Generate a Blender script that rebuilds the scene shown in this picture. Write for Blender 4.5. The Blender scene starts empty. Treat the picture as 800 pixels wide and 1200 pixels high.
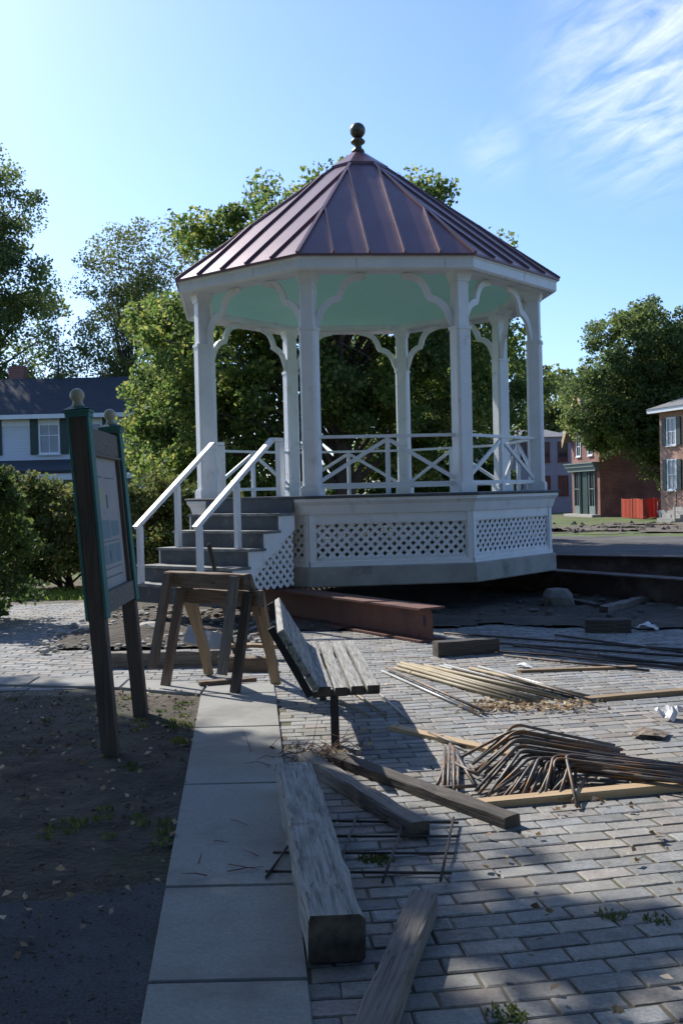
import bpy, bmesh, math, random
import numpy as np
from math import sin, cos, pi, radians, sqrt, atan2
from mathutils import Vector, Matrix, noise
random.seed(7); RNG = np.random.default_rng(7)
S = bpy.context.scene
COL = S.collection
EYE = 1.7; FPX = 1217.0; PITCH = radians(1.0); ROLL = radians(1.38)
SUN_AZ = (-0.616, 0.788); SUN_EL = radians(37.5)

# ---------------------------------------------------------------- pixel of the photograph -> point in the place
def ray(px, py):
    dx, dy = px-400, py-600
    x = dx*cos(ROLL)-dy*sin(ROLL); y = dx*sin(ROLL)+dy*cos(ROLL)
    x /= FPX; y /= FPX
    return Vector((x, cos(PITCH)-y*sin(PITCH), -sin(PITCH)-y*cos(PITCH)))
def G(px, py, z=0.0):
    r = ray(px, py); t = (z-EYE)/r.z
    return Vector((r.x*t, r.y*t, z))
def AT(px, py, Y):
    r = ray(px, py); t = Y/r.y
    return Vector((r.x*t, Y, EYE+r.z*t))

# ---------------------------------------------------------------- materials
def new_mat(name):
    m = bpy.data.materials.new(name); m.use_nodes = True
    nt = m.node_tree; nt.nodes.clear()
    out = nt.nodes.new('ShaderNodeOutputMaterial')
    return m, nt, out
def N(nt, t, **kw):
    n = nt.nodes.new(t)
    for k, v in kw.items(): setattr(n, k, v)
    return n
def ramp(nt, stops):
    r = N(nt, 'ShaderNodeValToRGB')
    e = r.color_ramp.elements
    while len(e) > 1: e.remove(e[-1])
    e[0].position = stops[0][0]; e[0].color = (*stops[0][1], 1)
    for p, c in stops[1:]:
        k = e.new(p); k.color = (*c, 1)
    return r
def vmul(c, f): return tuple(min(1, x*f) for x in c)
def surf(name, col, col2=None, rough=0.6, scale=6.0, stretch=(1, 1, 1), bump=0.15, bscale=None, metal=0.0, detail=6, lo=.3, hi=.7,
         dirt=None, dirt_scale=1.5, dirt_lo=.55, dirt_hi=.75, island=0.0, spec=0.5, bdist=0.01, fine=None, crack=0):
    m, nt, out = new_mat(name)
    b = N(nt, 'ShaderNodeBsdfPrincipled'); nt.links.new(b.outputs[0], out.inputs[0])
    tc = N(nt, 'ShaderNodeTexCoord'); mp = N(nt, 'ShaderNodeMapping'); mp.inputs['Scale'].default_value = stretch
    oi = N(nt, 'ShaderNodeObjectInfo'); add = N(nt, 'ShaderNodeVectorMath', operation='MULTIPLY_ADD')
    nt.links.new(oi.outputs['Random'], add.inputs[0]); add.inputs[1].default_value = (37, 91, 53)
    nt.links.new(tc.outputs['Object'], add.inputs[2]); nt.links.new(add.outputs[0], mp.inputs[0])
    ns = N(nt, 'ShaderNodeTexNoise'); ns.inputs['Scale'].default_value = scale; ns.inputs['Detail'].default_value = detail
    ns.inputs['Roughness'].default_value = .6
    nt.links.new(mp.outputs[0], ns.inputs['Vector'])
    c2 = col2 or vmul(col, .75)
    r = ramp(nt, [(lo, c2), (hi, col)]); nt.links.new(ns.outputs[0], r.inputs[0]); cur = r.outputs[0]
    if fine:
        fs, lo_, hi_ = fine
        n3 = N(nt, 'ShaderNodeTexNoise'); n3.inputs['Scale'].default_value = fs; n3.inputs['Detail'].default_value = 3
        nt.links.new(mp.outputs[0], n3.inputs['Vector'])
        rr = ramp(nt, [(.3, (lo_,)*3), (.7, (hi_,)*3)]); nt.links.new(n3.outputs[0], rr.inputs[0])
        mx = N(nt, 'ShaderNodeMix', data_type='RGBA', blend_type='MULTIPLY'); mx.inputs[0].default_value = 1
        nt.links.new(cur, mx.inputs[6]); nt.links.new(rr.outputs[0], mx.inputs[7]); cur = mx.outputs[2]
    if dirt:
        n2 = N(nt, 'ShaderNodeTexNoise'); n2.inputs['Scale'].default_value = dirt_scale; n2.inputs['Detail'].default_value = 8
        n2.inputs['Roughness'].default_value = .65
        nt.links.new(add.outputs[0], n2.inputs['Vector'])
        rr = ramp(nt, [(dirt_lo, (0, 0, 0)), (dirt_hi, (1, 1, 1))]); nt.links.new(n2.outputs[0], rr.inputs[0])
        mx = N(nt, 'ShaderNodeMix', data_type='RGBA'); nt.links.new(rr.outputs[0], mx.inputs[0])
        nt.links.new(cur, mx.inputs[6]); mx.inputs[7].default_value = (*dirt, 1); cur = mx.outputs[2]
    if crack:
        n4 = N(nt, 'ShaderNodeTexNoise'); n4.inputs['Scale'].default_value = crack; n4.inputs['Detail'].default_value = 2
        m4 = N(nt, 'ShaderNodeMapping'); m4.inputs['Scale'].default_value = (stretch[0]*.35, stretch[1], stretch[2])
        nt.links.new(add.outputs[0], m4.inputs[0]); nt.links.new(m4.outputs[0], n4.inputs['Vector'])
        rr = ramp(nt, [(.478, (1,1,1)), (.492, (.22,.2,.18)), (.498, (.22,.2,.18)), (.512, (1,1,1))]); nt.links.new(n4.outputs[0], rr.inputs[0])
        mx = N(nt, 'ShaderNodeMix', data_type='RGBA', blend_type='MULTIPLY'); mx.inputs[0].default_value = .85
        nt.links.new(cur, mx.inputs[6]); nt.links.new(rr.outputs[0], mx.inputs[7]); cur = mx.outputs[2]
    if island:
        ge = N(nt, 'ShaderNodeNewGeometry'); h = N(nt, 'ShaderNodeHueSaturation')
        mr = N(nt, 'ShaderNodeMapRange'); mr.inputs[3].default_value = 1-island; mr.inputs[4].default_value = 1+island
        nt.links.new(ge.outputs['Random Per Island'], mr.inputs[0]); nt.links.new(mr.outputs[0], h.inputs['Value'])
        nt.links.new(cur, h.inputs['Color']); cur = h.outputs[0]
    nt.links.new(cur, b.inputs['Base Color'])
    b.inputs['Roughness'].default_value = rough; b.inputs['Metallic'].default_value = metal
    b.inputs['Specular IOR Level'].default_value = spec
    if bump:
        nb = N(nt, 'ShaderNodeTexNoise'); nb.inputs['Scale'].default_value = bscale or scale*2; nb.inputs['Detail'].default_value = 8
        nt.links.new(mp.outputs[0], nb.inputs['Vector'])
        bp = N(nt, 'ShaderNodeBump'); bp.inputs['Strength'].default_value = bump; bp.inputs['Distance'].default_value = bdist
        nt.links.new(nb.outputs[0], bp.inputs['Height']); nt.links.new(bp.outputs[0], b.inputs['Normal'])
    return m
def leafmat(name, cols, trans=.35, gloss=.08, rough=.45):
    m, nt, out = new_mat(name)
    ge = N(nt, 'ShaderNodeNewGeometry')
    k = len(cols)-1
    r = ramp(nt, [(i/max(1, k), c) for i, c in enumerate(cols)])
    nt.links.new(ge.outputs['Random Per Island'], r.inputs[0])
    tc = N(nt, 'ShaderNodeTexCoord'); ns = N(nt, 'ShaderNodeTexNoise'); ns.inputs['Scale'].default_value = .55; ns.inputs['Detail'].default_value = 2
    nt.links.new(tc.outputs['Object'], ns.inputs['Vector'])
    rr = ramp(nt, [(.35, (.92, .98, 1.05)), (.65, (1.5, 1.4, 1.1))]); nt.links.new(ns.outputs[0], rr.inputs[0])
    mx = N(nt, 'ShaderNodeMix', data_type='RGBA', blend_type='MULTIPLY'); mx.inputs[0].default_value = 1
    nt.links.new(r.outputs[0], mx.inputs[6]); nt.links.new(rr.outputs[0], mx.inputs[7])
    b = N(nt, 'ShaderNodeBsdfPrincipled'); b.inputs['Roughness'].default_value = .6; b.inputs['Specular IOR Level'].default_value = .22
    nt.links.new(mx.outputs[2], b.inputs['Base Color'])
    t = N(nt, 'ShaderNodeBsdfTranslucent')
    h = N(nt, 'ShaderNodeHueSaturation'); h.inputs['Saturation'].default_value = 1.0; h.inputs['Value'].default_value = 1.5; h.inputs['Hue'].default_value = .497
    nt.links.new(mx.outputs[2], h.inputs['Color']); nt.links.new(h.outputs[0], t.inputs['Color'])
    ms = N(nt, 'ShaderNodeMixShader'); ms.inputs[0].default_value = trans
    nt.links.new(b.outputs[0], ms.inputs[1]); nt.links.new(t.outputs[0], ms.inputs[2]); nt.links.new(ms.outputs[0], out.inputs[0])
    return m

M = {}
M['white'] = surf('white_paint', (.80, .82, .84), (.70, .715, .73), rough=.45, scale=3, bump=.06, bscale=30, dirt=(.44, .42, .38), dirt_scale=4.5, dirt_lo=.58, dirt_hi=.82)
M['lattice'] = surf('lattice_paint', (.80, .81, .83), (.66, .67, .68), rough=.5, scale=5, bump=.05)
M['mint'] = surf('mint_ceiling', (.50, .94, .84), (.46, .89, .79), rough=.5, scale=2, bump=.04)
M['roof'] = surf('roof_metal', (.205, .105, .115), (.155, .08, .09), rough=.36, scale=1.3, bump=.35, bscale=1.4, bdist=.02, metal=.25, dirt=(.17, .12, .12), dirt_scale=.9, dirt_lo=.5, dirt_hi=.8)
M['seam'] = surf('seam_metal', (.24, .14, .14), rough=.35, scale=2, bump=0, metal=.3)
M['bronze'] = surf('bronze', (.15, .12, .075), (.08, .068, .05), rough=.38, scale=5, metal=.5, bump=.05)
M['deck'] = surf('deck_paint', (.085, .10, .115), (.055, .065, .075), rough=.6, scale=4, bump=.1, dirt=(.17, .165, .15), dirt_scale=5)
M['tread'] = surf('worn_sunlit_tread_paint', (.26, .26, .25), (.12, .13, .135), rough=.7, scale=6, bump=.1, lo=.4, hi=.6)  # worn paint, lightened further for sun catching the tread tops
M['foundation'] = surf('foundation_concrete', (.40, .385, .35), (.27, .26, .24), rough=.9, scale=3, bump=.3, dirt=(.11, .10, .085), dirt_scale=1.8)
M['concrete'] = surf('walk_concrete', (.335, .335, .315), (.27, .27, .25), rough=.9, scale=2.2, bump=.25, bscale=40, dirt=(.17, .163, .145), dirt_scale=1.4, dirt_lo=.47, dirt_hi=.72, fine=(60, .85, 1.1), bdist=.004, island=.07)
M['brick'] = surf('paver_brick', (.315, .312, .298), (.195, .193, .185), rough=.85, scale=9, bump=.5, bscale=35, island=.24, dirt=(.25, .23, .20), dirt_scale=1.3, dirt_lo=.5, dirt_hi=.72, fine=(70, .75, 1.15), bdist=.006)
def brick_tint():
    m = M['brick']; nt = m.node_tree
    h = [n for n in nt.nodes if n.type == 'HUE_SAT'][0]; b = [n for n in nt.nodes if n.type == 'BSDF_PRINCIPLED'][0]
    ge = N(nt, 'ShaderNodeNewGeometry'); w = N(nt, 'ShaderNodeTexWhiteNoise', noise_dimensions='1D'); nt.links.new(ge.outputs['Random Per Island'], w.inputs['W'])
    r = ramp(nt, [(0, (.90, .95, 1.02)), (.35, (.97, .99, 1)), (.7, (1.0, .99, .96)), (.9, (1.05, .97, .93)), (1, (1.1, 1.06, 1.0))]); nt.links.new(w.outputs[0], r.inputs[0])
    mx = N(nt, 'ShaderNodeMix', data_type='RGBA', blend_type='MULTIPLY'); mx.inputs[0].default_value = 1
    nt.links.new(h.outputs[0], mx.inputs[6]); nt.links.new(r.outputs[0], mx.inputs[7]); nt.links.new(mx.outputs[2], b.inputs['Base Color'])
brick_tint()
M['sand'] = surf('joint_dirt', (.15, .135, .10), (.09, .08, .06), rough=1, scale=12, bump=.5, dirt=(.05, .075, .02), dirt_scale=.9, dirt_lo=.55, dirt_hi=.66)
M['dirt'] = surf('dirt', (.11, .09, .065), (.04, .033, .026), rough=1, scale=5, bump=.9, bscale=28, bdist=.03, detail=10, dirt=(.05, .07, .022), dirt_scale=.9, dirt_lo=.56, dirt_hi=.68)
M['rubbledirt'] = surf('rubble_dirt', (.19, .155, .115), (.08, .065, .05), rough=1, scale=3, bump=1, bscale=12, bdist=.06, detail=10)
M['pitearth'] = surf('dug_earth_shade', (.12, .10, .075), (.045, .037, .03), rough=1, scale=2.2, bump=1, bscale=14, bdist=.05, detail=10)  # earth colour lowered to carry the shade round the bandstand
M['stone_in_shade'] = surf('shade_darkened_stone', (.15, .14, .12), (.07, .065, .055), rough=.95, scale=3, bump=.5, island=.5)  # darker copy of the stone, bandstand shade put into its colour
M['gravelpatch'] = surf('old_asphalt', (.07, .075, .08), (.035, .038, .042), rough=.95, scale=3, bump=.6, bscale=80, fine=(90, .5, 1.5), bdist=.006)
M['grassg'] = surf('grass_ground', (.14, .18, .045), (.055, .08, .024), rough=1, scale=.7, bump=.9, bscale=15, bdist=.05, detail=10, dirt=(.13, .105, .07), dirt_scale=.16, dirt_lo=.5, dirt_hi=.58, fine=(9, .6, 1.4))
M['road'] = surf('road_with_shade_patches', (.13, .122, .112), (.06, .057, .053), rough=.95, scale=.5, stretch=(.35, 1.6, 1), bump=.4, bscale=20, dirt=(.055, .048, .04), dirt_scale=.5, dirt_lo=.46, dirt_hi=.58, fine=(6, .6, 1.3))  # dark noise patches and streaks stand in for tree shadows
WST = (1.2, 16, 16)
M['oldwood'] = surf('weathered_wood', crack=2.2, col=(.37, .365, .34), col2=(.15, .147, .135), rough=.85, scale=3.2, stretch=WST, bump=.7, bscale=5, lo=.32, hi=.62, detail=9, bdist=.008, dirt=(.10, .09, .075), dirt_scale=4, dirt_lo=.58, dirt_hi=.75)
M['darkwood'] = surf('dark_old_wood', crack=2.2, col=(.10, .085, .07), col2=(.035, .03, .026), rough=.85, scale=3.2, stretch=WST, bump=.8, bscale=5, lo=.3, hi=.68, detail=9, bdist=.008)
M['greywood'] = surf('grey_wood', crack=2.2, col=(.25, .225, .195), col2=(.12, .105, .09), rough=.85, scale=3, stretch=WST, bump=.6, bscale=5, detail=9)
M['brownwood'] = surf('brown_wood', crack=2.2, col=(.24, .165, .11), col2=(.12, .08, .055), rough=.8, scale=3, stretch=WST, bump=.5, bscale=5, detail=9)
M['endgrain_shade'] = surf('weathered_end_grain_shade', (.14, .115, .09), (.035, .03, .025), rough=.95, scale=14, bump=.8, bscale=22, bdist=.01, detail=8)  # weathered end grain, darkened further for end faces lying in shade
M['newwood'] = surf('pine_lumber', (.52, .38, .22), (.38, .26, .14), rough=.7, scale=2.5, stretch=WST, bump=.3, bscale=5, dirt=(.28, .22, .15), dirt_scale=3)
M['tanwood'] = surf('tan_lumber', (.36, .25, .14), (.20, .135, .075), rough=.75, scale=2.5, stretch=WST, bump=.4, bscale=5)
M['postwood'] = surf('sign_post_wood', (.135, .10, .08), (.065, .05, .042), rough=.75, scale=2.5, stretch=(16, 16, 1.2), bump=.5, bscale=5)
M['teal'] = surf('teal_paint', (.05, .20, .18), (.035, .145, .13), rough=.5, scale=4, bump=.08)
M['cream'] = surf('cream_paint', (.52, .50, .38), (.42, .40, .30), rough=.5, scale=8, bump=.05)
M['rust'] = surf('rusty_primer', (.20, .082, .055), (.11, .048, .036), rough=.75, scale=2.2, bump=.25, bscale=25, dirt=(.06, .035, .03), dirt_scale=2.2, dirt_lo=.5, dirt_hi=.7)
M['rust_in_shade'] = surf('rusty_primer_shaded', (.085, .05, .04), (.045, .03, .027), rough=.8, scale=2.2, bump=.25, bscale=25, dirt=(.15, .12, .10), dirt_scale=2.2, dirt_lo=.5, dirt_hi=.7)  # darker copy of the rust with the beams' shade in its colour
M['rebar'] = surf('rebar_steel', (.19, .175, .16), (.07, .06, .052), rough=.55, scale=9, metal=.35, bump=.3, dirt=(.24, .12, .05), dirt_scale=5, dirt_lo=.50, dirt_hi=.62)
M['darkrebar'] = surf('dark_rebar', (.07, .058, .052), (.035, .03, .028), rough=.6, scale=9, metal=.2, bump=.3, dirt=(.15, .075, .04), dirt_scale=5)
M['palerod'] = surf('galvanised_rod', (.42, .42, .40), (.30, .30, .29), rough=.45, scale=6, metal=.3, bump=.1)
M['tanrod'] = surf('tan_rod', (.33, .27, .16), (.20, .16, .10), rough=.6, scale=6, bump=.1)
M['blackmetal'] = surf('black_metal', (.02, .02, .022), rough=.5, scale=4, bump=.05)
M['bark'] = surf('bark', (.12, .095, .075), (.05, .04, .033), rough=1, scale=4, stretch=(3, 3, .6), bump=1, bscale=6, bdist=.04)
M['redbrick'] = None
M['glass'] = surf('window_glass', (.03, .04, .05), rough=.08, scale=1, bump=0)
M['shutter'] = surf('green_shutter', (.018, .05, .045), rough=.5, scale=4, bump=.05)
M['shingle'] = surf('dark_shingles', (.055, .06, .07), (.035, .038, .045), rough=.9, scale=1.2, stretch=(1, 6, 6), bump=.6, bscale=5, bdist=.03, fine=(12, .7, 1.3))
M['greyroof'] = surf('grey_shingles', (.20, .20, .20), (.14, .14, .14), rough=.9, scale=2, bump=.4)
M['bluewall'] = surf('blue_grey_siding', (.24, .265, .33), (.20, .225, .28), rough=.7, scale=1, bump=.05)
M['orange'] = surf('orange_netting', (.75, .10, .03), (.55, .06, .02), rough=.6, scale=5, bump=.3)
M['limestone'] = surf('pale_stone', (.45, .43, .38), (.30, .28, .25), rough=.9, scale=3, bump=.4)
M['paper'] = surf('white_plastic', (.8, .8, .8), rough=.5, scale=5, bump=.1)
M['brownsheet'] = surf('brown_sheet', (.22, .17, .12), rough=.7, scale=5, bump=.2)
M['storegreen'] = surf('grey_green_trim', (.17, .21, .19), (.13, .165, .15), rough=.6, scale=3, bump=.05)
M['yellowtrim'] = surf('tan_bargeboard', (.52, .36, .18), (.42, .28, .13), rough=.6, scale=3, bump=.05)
M['signface'] = surf('faded_sign_face', (.43, .425, .42), (.36, .35, .35), rough=.5, scale=4, bump=.03, dirt=(.27, .22, .21), dirt_scale=2)
M['printblue'] = surf('faded_blue_print', (.15, .24, .29), (.19, .27, .30), rough=.5, scale=12, bump=0)
M['printdark'] = surf('dark_print', (.09, .10, .12), rough=.5, scale=10, bump=0)
M['printyellow'] = surf('faded_yellow_print', (.45, .45, .22), (.38, .38, .24), rough=.5, scale=12, bump=0)

def brickwall(name, c1, c2, mortar, scale=5.0):
    m, nt, out = new_mat(name)
    b = N(nt, 'ShaderNodeBsdfPrincipled'); nt.links.new(b.outputs[0], out.inputs[0]); b.inputs['Roughness'].default_value = .9
    tc = N(nt, 'ShaderNodeTexCoord'); sx = N(nt, 'ShaderNodeSeparateXYZ'); nt.links.new(tc.outputs['Object'], sx.inputs[0])
    ad = N(nt, 'ShaderNodeMath', operation='ADD'); nt.links.new(sx.outputs[0], ad.inputs[0]); nt.links.new(sx.outputs[1], ad.inputs[1])
    cb = N(nt, 'ShaderNodeCombineXYZ'); nt.links.new(ad.outputs[0], cb.inputs[0]); nt.links.new(sx.outputs[2], cb.inputs[1])
    bt = N(nt, 'ShaderNodeTexBrick'); bt.inputs['Scale'].default_value = scale
    bt.inputs['Color1'].default_value = (*c1, 1); bt.inputs['Color2'].default_value = (*c2, 1); bt.inputs['Mortar'].default_value = (*mortar, 1)
    bt.inputs['Mortar Size'].default_value = .04
    bt.inputs['Brick Width'].default_value = 1.1; bt.inputs['Row Height'].default_value = .4
    nt.links.new(cb.outputs[0], bt.inputs['Vector'])
    ns = N(nt, 'ShaderNodeTexNoise'); ns.inputs['Scale'].default_value = 1.1; ns.inputs['Detail'].default_value = 7
    nt.links.new(tc.outputs['Object'], ns.inputs['Vector'])
    rr = ramp(nt, [(.3, (.65, .65, .65)), (.7, (1.2, 1.2, 1.2))]); nt.links.new(ns.outputs[0], rr.inputs[0])
    mx = N(nt, 'ShaderNodeMix', data_type='RGBA', blend_type='MULTIPLY'); mx.inputs[0].default_value = 1
    nt.links.new(bt.outputs[0], mx.inputs[6]); nt.links.new(rr.outputs[0], mx.inputs[7]); nt.links.new(mx.outputs[2], b.inputs['Base Color'])
    return m
M['redbrick'] = brickwall('red_brick', (.30, .11, .075), (.24, .08, .06), (.28, .22, .19))
M['tanbrick'] = brickwall('orange_brick', (.50, .25, .165), (.40, .19, .13), (.45, .38, .32))
def siding(name, c, pitch=.12):
    m, nt, out = new_mat(name)
    b = N(nt, 'ShaderNodeBsdfPrincipled'); nt.links.new(b.outputs[0], out.inputs[0]); b.inputs['Roughness'].default_value = .6
    b.inputs['Base Color'].default_value = (*c, 1)
    tc = N(nt, 'ShaderNodeTexCoord'); sx = N(nt, 'ShaderNodeSeparateXYZ'); nt.links.new(tc.outputs['Object'], sx.inputs[0])
    d = N(nt, 'ShaderNodeMath', operation='DIVIDE'); nt.links.new(sx.outputs[2], d.inputs[0]); d.inputs[1].default_value = pitch
    f = N(nt, 'ShaderNodeMath', operation='FRACT'); nt.links.new(d.outputs[0], f.inputs[0])
    bp = N(nt, 'ShaderNodeBump'); bp.inputs['Strength'].default_value = 1; bp.inputs['Distance'].default_value = .02; bp.invert = True
    nt.links.new(f.outputs[0], bp.inputs['Height']); nt.links.new(bp.outputs[0], b.inputs['Normal'])
    return m
M['clapboard'] = siding('white_clapboard', (.62, .64, .66))
LM = {}
LM['maple'] = leafmat('maple_leaves', [(.055, .10, .03), (.08, .13, .036), (.11, .155, .042), (.24, .25, .08)], trans=.58)
LM['dark'] = leafmat('dark_leaves', [(.04, .07, .022), (.055, .09, .028), (.075, .115, .034)], trans=.42)
LM['feather'] = leafmat('feathery_leaves', [(.08, .11, .035), (.11, .14, .045), (.16, .17, .07)], trans=.5)
LM['hedge'] = leafmat('hedge_leaves', [(.05, .085, .022), (.08, .11, .03), (.12, .14, .05), (.17, .15, .06)], trans=.45)
LM['olive'] = leafmat('olive_leaves', [(.06, .095, .036), (.09, .13, .045), (.14, .17, .06)], trans=.52)
LM['dry'] = leafmat('dry_leaves', [(.10, .06, .035), (.20, .13, .07), (.32, .24, .15), (.48, .40, .30)], trans=.15)
LM['grass'] = leafmat('grass_blades', [(.05, .075, .022), (.08, .11, .035), (.14, .15, .06)], trans=.35)
LM['twig'] = surf('twig', (.20, .09, .05), (.11, .055, .035), rough=.8, scale=5, bump=0)

# ---------------------------------------------------------------- mesh helper
class MB:
    def __init__(self): self.v = []; self.f = []; self.m = []; self.mi = 0; self.sm = []
    def add(self, vs, fs, smooth=False):
        o = len(self.v); self.v += [tuple(p) for p in vs]
        for f in fs: self.f.append([i+o for i in f]); self.m.append(self.mi); self.sm.append(smooth)
    def box(self, x0, x1, y0, y1, z0, z1, T=None):
        vs = [Vector(p) for p in ((x0,y0,z0),(x1,y0,z0),(x1,y1,z0),(x0,y1,z0),(x0,y0,z1),(x1,y0,z1),(x1,y1,z1),(x0,y1,z1))]
        if T is not None: vs = [T @ p for p in vs]
        self.add(vs, [(0,3,2,1),(4,5,6,7),(0,1,5,4),(1,2,6,5),(2,3,7,6),(3,0,4,7)])
    def hexa(self, lo, hi):                       # two quads, bottom ring and top ring
        self.add(list(lo)+list(hi), [(3,2,1,0),(4,5,6,7),(0,1,5,4),(1,2,6,5),(2,3,7,6),(3,0,4,7)])
    def bar(self, p0, p1, w, h, up=(0,0,1)):       # rectangular bar between two points
        p0 = Vector(p0); p1 = Vector(p1); d = (p1-p0).normalized(); u = Vector(up)
        s = d.cross(u).normalized(); u = s.cross(d).normalized()
        r = []
        for p in (p0, p1): r += [p-s*w/2-u*h/2, p+s*w/2-u*h/2, p+s*w/2+u*h/2, p-s*w/2+u*h/2]
        self.add(r, [(0,1,2,3),(7,6,5,4),(0,4,5,1),(1,5,6,2),(2,6,7,3),(3,7,4,0)])
    def tube(self, pts, rad, n=8, caps=True, smooth=True):
        pts = [Vector(p) for p in pts]; k = len(pts)
        if not hasattr(rad, '__len__'): rad = [rad]*k
        base = []; prev = None
        for i, p in enumerate(pts):
            d = (pts[min(i+1,k-1)]-pts[max(i-1,0)]).normalized()
            if prev is None:
                a = d.orthogonal().normalized()
            else:
                a = (prev-d*prev.dot(d)); a = a.normalized() if a.length > 1e-6 else d.orthogonal().normalized()
            prev = a; b = d.cross(a)
            base += [p+(a*cos(2*pi*j/n)+b*sin(2*pi*j/n))*rad[i] for j in range(n)]
        fs = [(i*n+j, i*n+(j+1)%n, (i+1)*n+(j+1)%n, (i+1)*n+j) for i in range(k-1) for j in range(n)]
        self.add(base, fs, smooth)
        if caps:
            o = len(self.v)-len(base)
            self.f.append([o+j for j in range(n)][::-1]); self.m.append(self.mi); self.sm.append(False)
            self.f.append([o+(k-1)*n+j for j in range(n)]); self.m.append(self.mi); self.sm.append(False)
    def lathe(self, c, prof, n=20, T=None, smooth=True):
        c = Vector(c); vs = []
        for r, z in prof: vs += [c+Vector((r*cos(2*pi*j/n), r*sin(2*pi*j/n), z)) for j in range(n)]
        if T is not None: vs = [T @ p for p in vs]
        k = len(prof)
        self.add(vs, [(i*n+j, i*n+(j+1)%n, (i+1)*n+(j+1)%n, (i+1)*n+j) for i in range(k-1) for j in range(n)], smooth)
    def octring(self, prof, closed=True, n=8, off=0.0):   # profile of (R,z) swept round the octagon, corners at -22.5+45k
        vs = []
        for R, z in prof:
            for k in range(n):
                t = radians(-22.5+45*k+off); vs.append((R*sin(t), -R*cos(t), z))
        L = len(prof); rr = range(L) if closed else range(L-1)
        self.add(vs, [(i*n+j, i*n+(j+1)%n, ((i+1)%L)*n+(j+1)%n, ((i+1)%L)*n+j) for i in rr for j in range(n)])
    def build(self, name, mat, parent=None, bevel=0, loc=None, rot=None, mats=None, normals=True):
        me = bpy.data.meshes.new(name); me.from_pydata(self.v, [], self.f)
        for mm in (mats or [mat]): me.materials.append(mm)
        me.polygons.foreach_set('material_index', self.m); me.polygons.foreach_set('use_smooth', self.sm)
        if normals or bevel:
            bm = bmesh.new(); bm.from_mesh(me)
            bmesh.ops.recalc_face_normals(bm, faces=bm.faces)
            if bevel:
                es = [e for e in bm.edges if len(e.link_faces) == 2 and e.calc_face_angle(0) > .6]
                bmesh.ops.bevel(bm, geom=es, offset=bevel, segments=1, affect='EDGES', clamp_overlap=True)
            bm.to_mesh(me); bm.free()
        me.update()
        o = bpy.data.objects.new(name, me); COL.objects.link(o)
        if parent is not None: o.parent = parent
        if loc is not None: o.location = loc
        if rot is not None: o.rotation_euler = rot
        return o
def tag(o, label, cat, group=None):
    o['label'] = label; o['category'] = cat
    if group: o['group'] = group
    return o
def kind(o, k, label=None, cat=None):
    o['kind'] = k
    if label: o['label'] = label
    if cat: o['category'] = cat
    return o
def empty(name, loc=(0,0,0), rz=0.0):
    o = bpy.data.objects.new(name, None); COL.objects.link(o); o.location = loc; o.rotation_euler = (0, 0, rz); o.empty_display_size = .2
    return o
def frame_between(p0, p1, lean=0.0):
    """matrix whose X runs p0->p1, Z as up as can be"""
    p0 = Vector(p0); p1 = Vector(p1); x = (p1-p0).normalized()
    y = Vector((0,0,1)).cross(x).normalized(); z = x.cross(y)
    Mx = Matrix((x, y, z)).transposed().to_4x4(); Mx.translation = (p0+p1)/2
    if lean: Mx = Mx @ Matrix.Rotation(lean, 4, 'X')
    return Mx
def timber(name, p0, p1, w, h, mat, label=None, cat='timber', group=None, bevel=.006, lean=0.0, parent=None, worn=0.004, seg=8, seed=None):
    """a plank or timber, p0..p1 along the centre of its underside, edges chipped a little"""
    rnd = random.Random(seed if seed is not None else hash(name) % 999)
    p0 = Vector(p0); p1 = Vector(p1); L = (p1-p0).length
    mb = MB(); vs = []
    for i in range(seg+1):
        x = -L/2+L*i/seg
        if i in (0, seg): x += rnd.uniform(-.004, .004)
        j = lambda: rnd.uniform(-worn, worn)
        b = min(w, h)*.08
        ring = [(-w/2+b,0),(w/2-b,0),(w/2,b),(w/2,h-b),(w/2-b,h),(-w/2+b,h),(-w/2,h-b),(-w/2,b)]
        vs += [(x+j()*.5, yy+j(), max(0, zz+j()) if zz < .001 else zz+j()) for yy, zz in ring]
    fs = [(i*8+k, i*8+(k+1)%8, (i+1)*8+(k+1)%8, (i+1)*8+k) for i in range(seg) for k in range(8)]
    mb.add(vs, fs); n0_ = len(mb.v)-len(vs)
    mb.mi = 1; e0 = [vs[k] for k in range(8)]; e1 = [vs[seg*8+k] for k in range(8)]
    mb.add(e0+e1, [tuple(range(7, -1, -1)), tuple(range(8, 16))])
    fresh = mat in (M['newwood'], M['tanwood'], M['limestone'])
    o = mb.build(name, mat, parent, mats=[mat, mat if fresh else M['endgrain_shade']])
    o.matrix_world = frame_between(p0, p1, lean) if parent is None else o.matrix_world
    if parent is not None: o.matrix_local = frame_between(p0, p1, lean)
    if label: tag(o, label, cat, group)
    return o

# ================================================================= CAMERA, LIGHT, SKY
cam_d = bpy.data.cameras.new('camera'); cam = bpy.data.objects.new('camera', cam_d); COL.objects.link(cam)
cam_d.sensor_fit = 'VERTICAL'; cam_d.sensor_height = 36; cam_d.lens = 36*FPX/1200
cam_d.clip_start = .05; cam_d.clip_end = 3000
cam.matrix_world = Matrix.Translation((0, 0, EYE)) @ Matrix.Rotation(pi/2-PITCH, 4, 'X') @ Matrix.Rotation(-ROLL, 4, 'Z')
S.camera = cam
sd = Vector((SUN_AZ[0]*cos(SUN_EL), SUN_AZ[1]*cos(SUN_EL), sin(SUN_EL))).normalized()
sl = bpy.data.lights.new('sun', 'SUN'); so = bpy.data.objects.new('sun', sl); COL.objects.link(so)
sl.energy = 5.0; sl.angle = radians(.55); sl.color = (1.0, .945, .86)
so.rotation_euler = sd.to_track_quat('Z', 'Y').to_euler(); so.location = (-20, 26, 30)
W = bpy.data.worlds.new('World'); S.world = W; W.use_nodes = True
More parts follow.
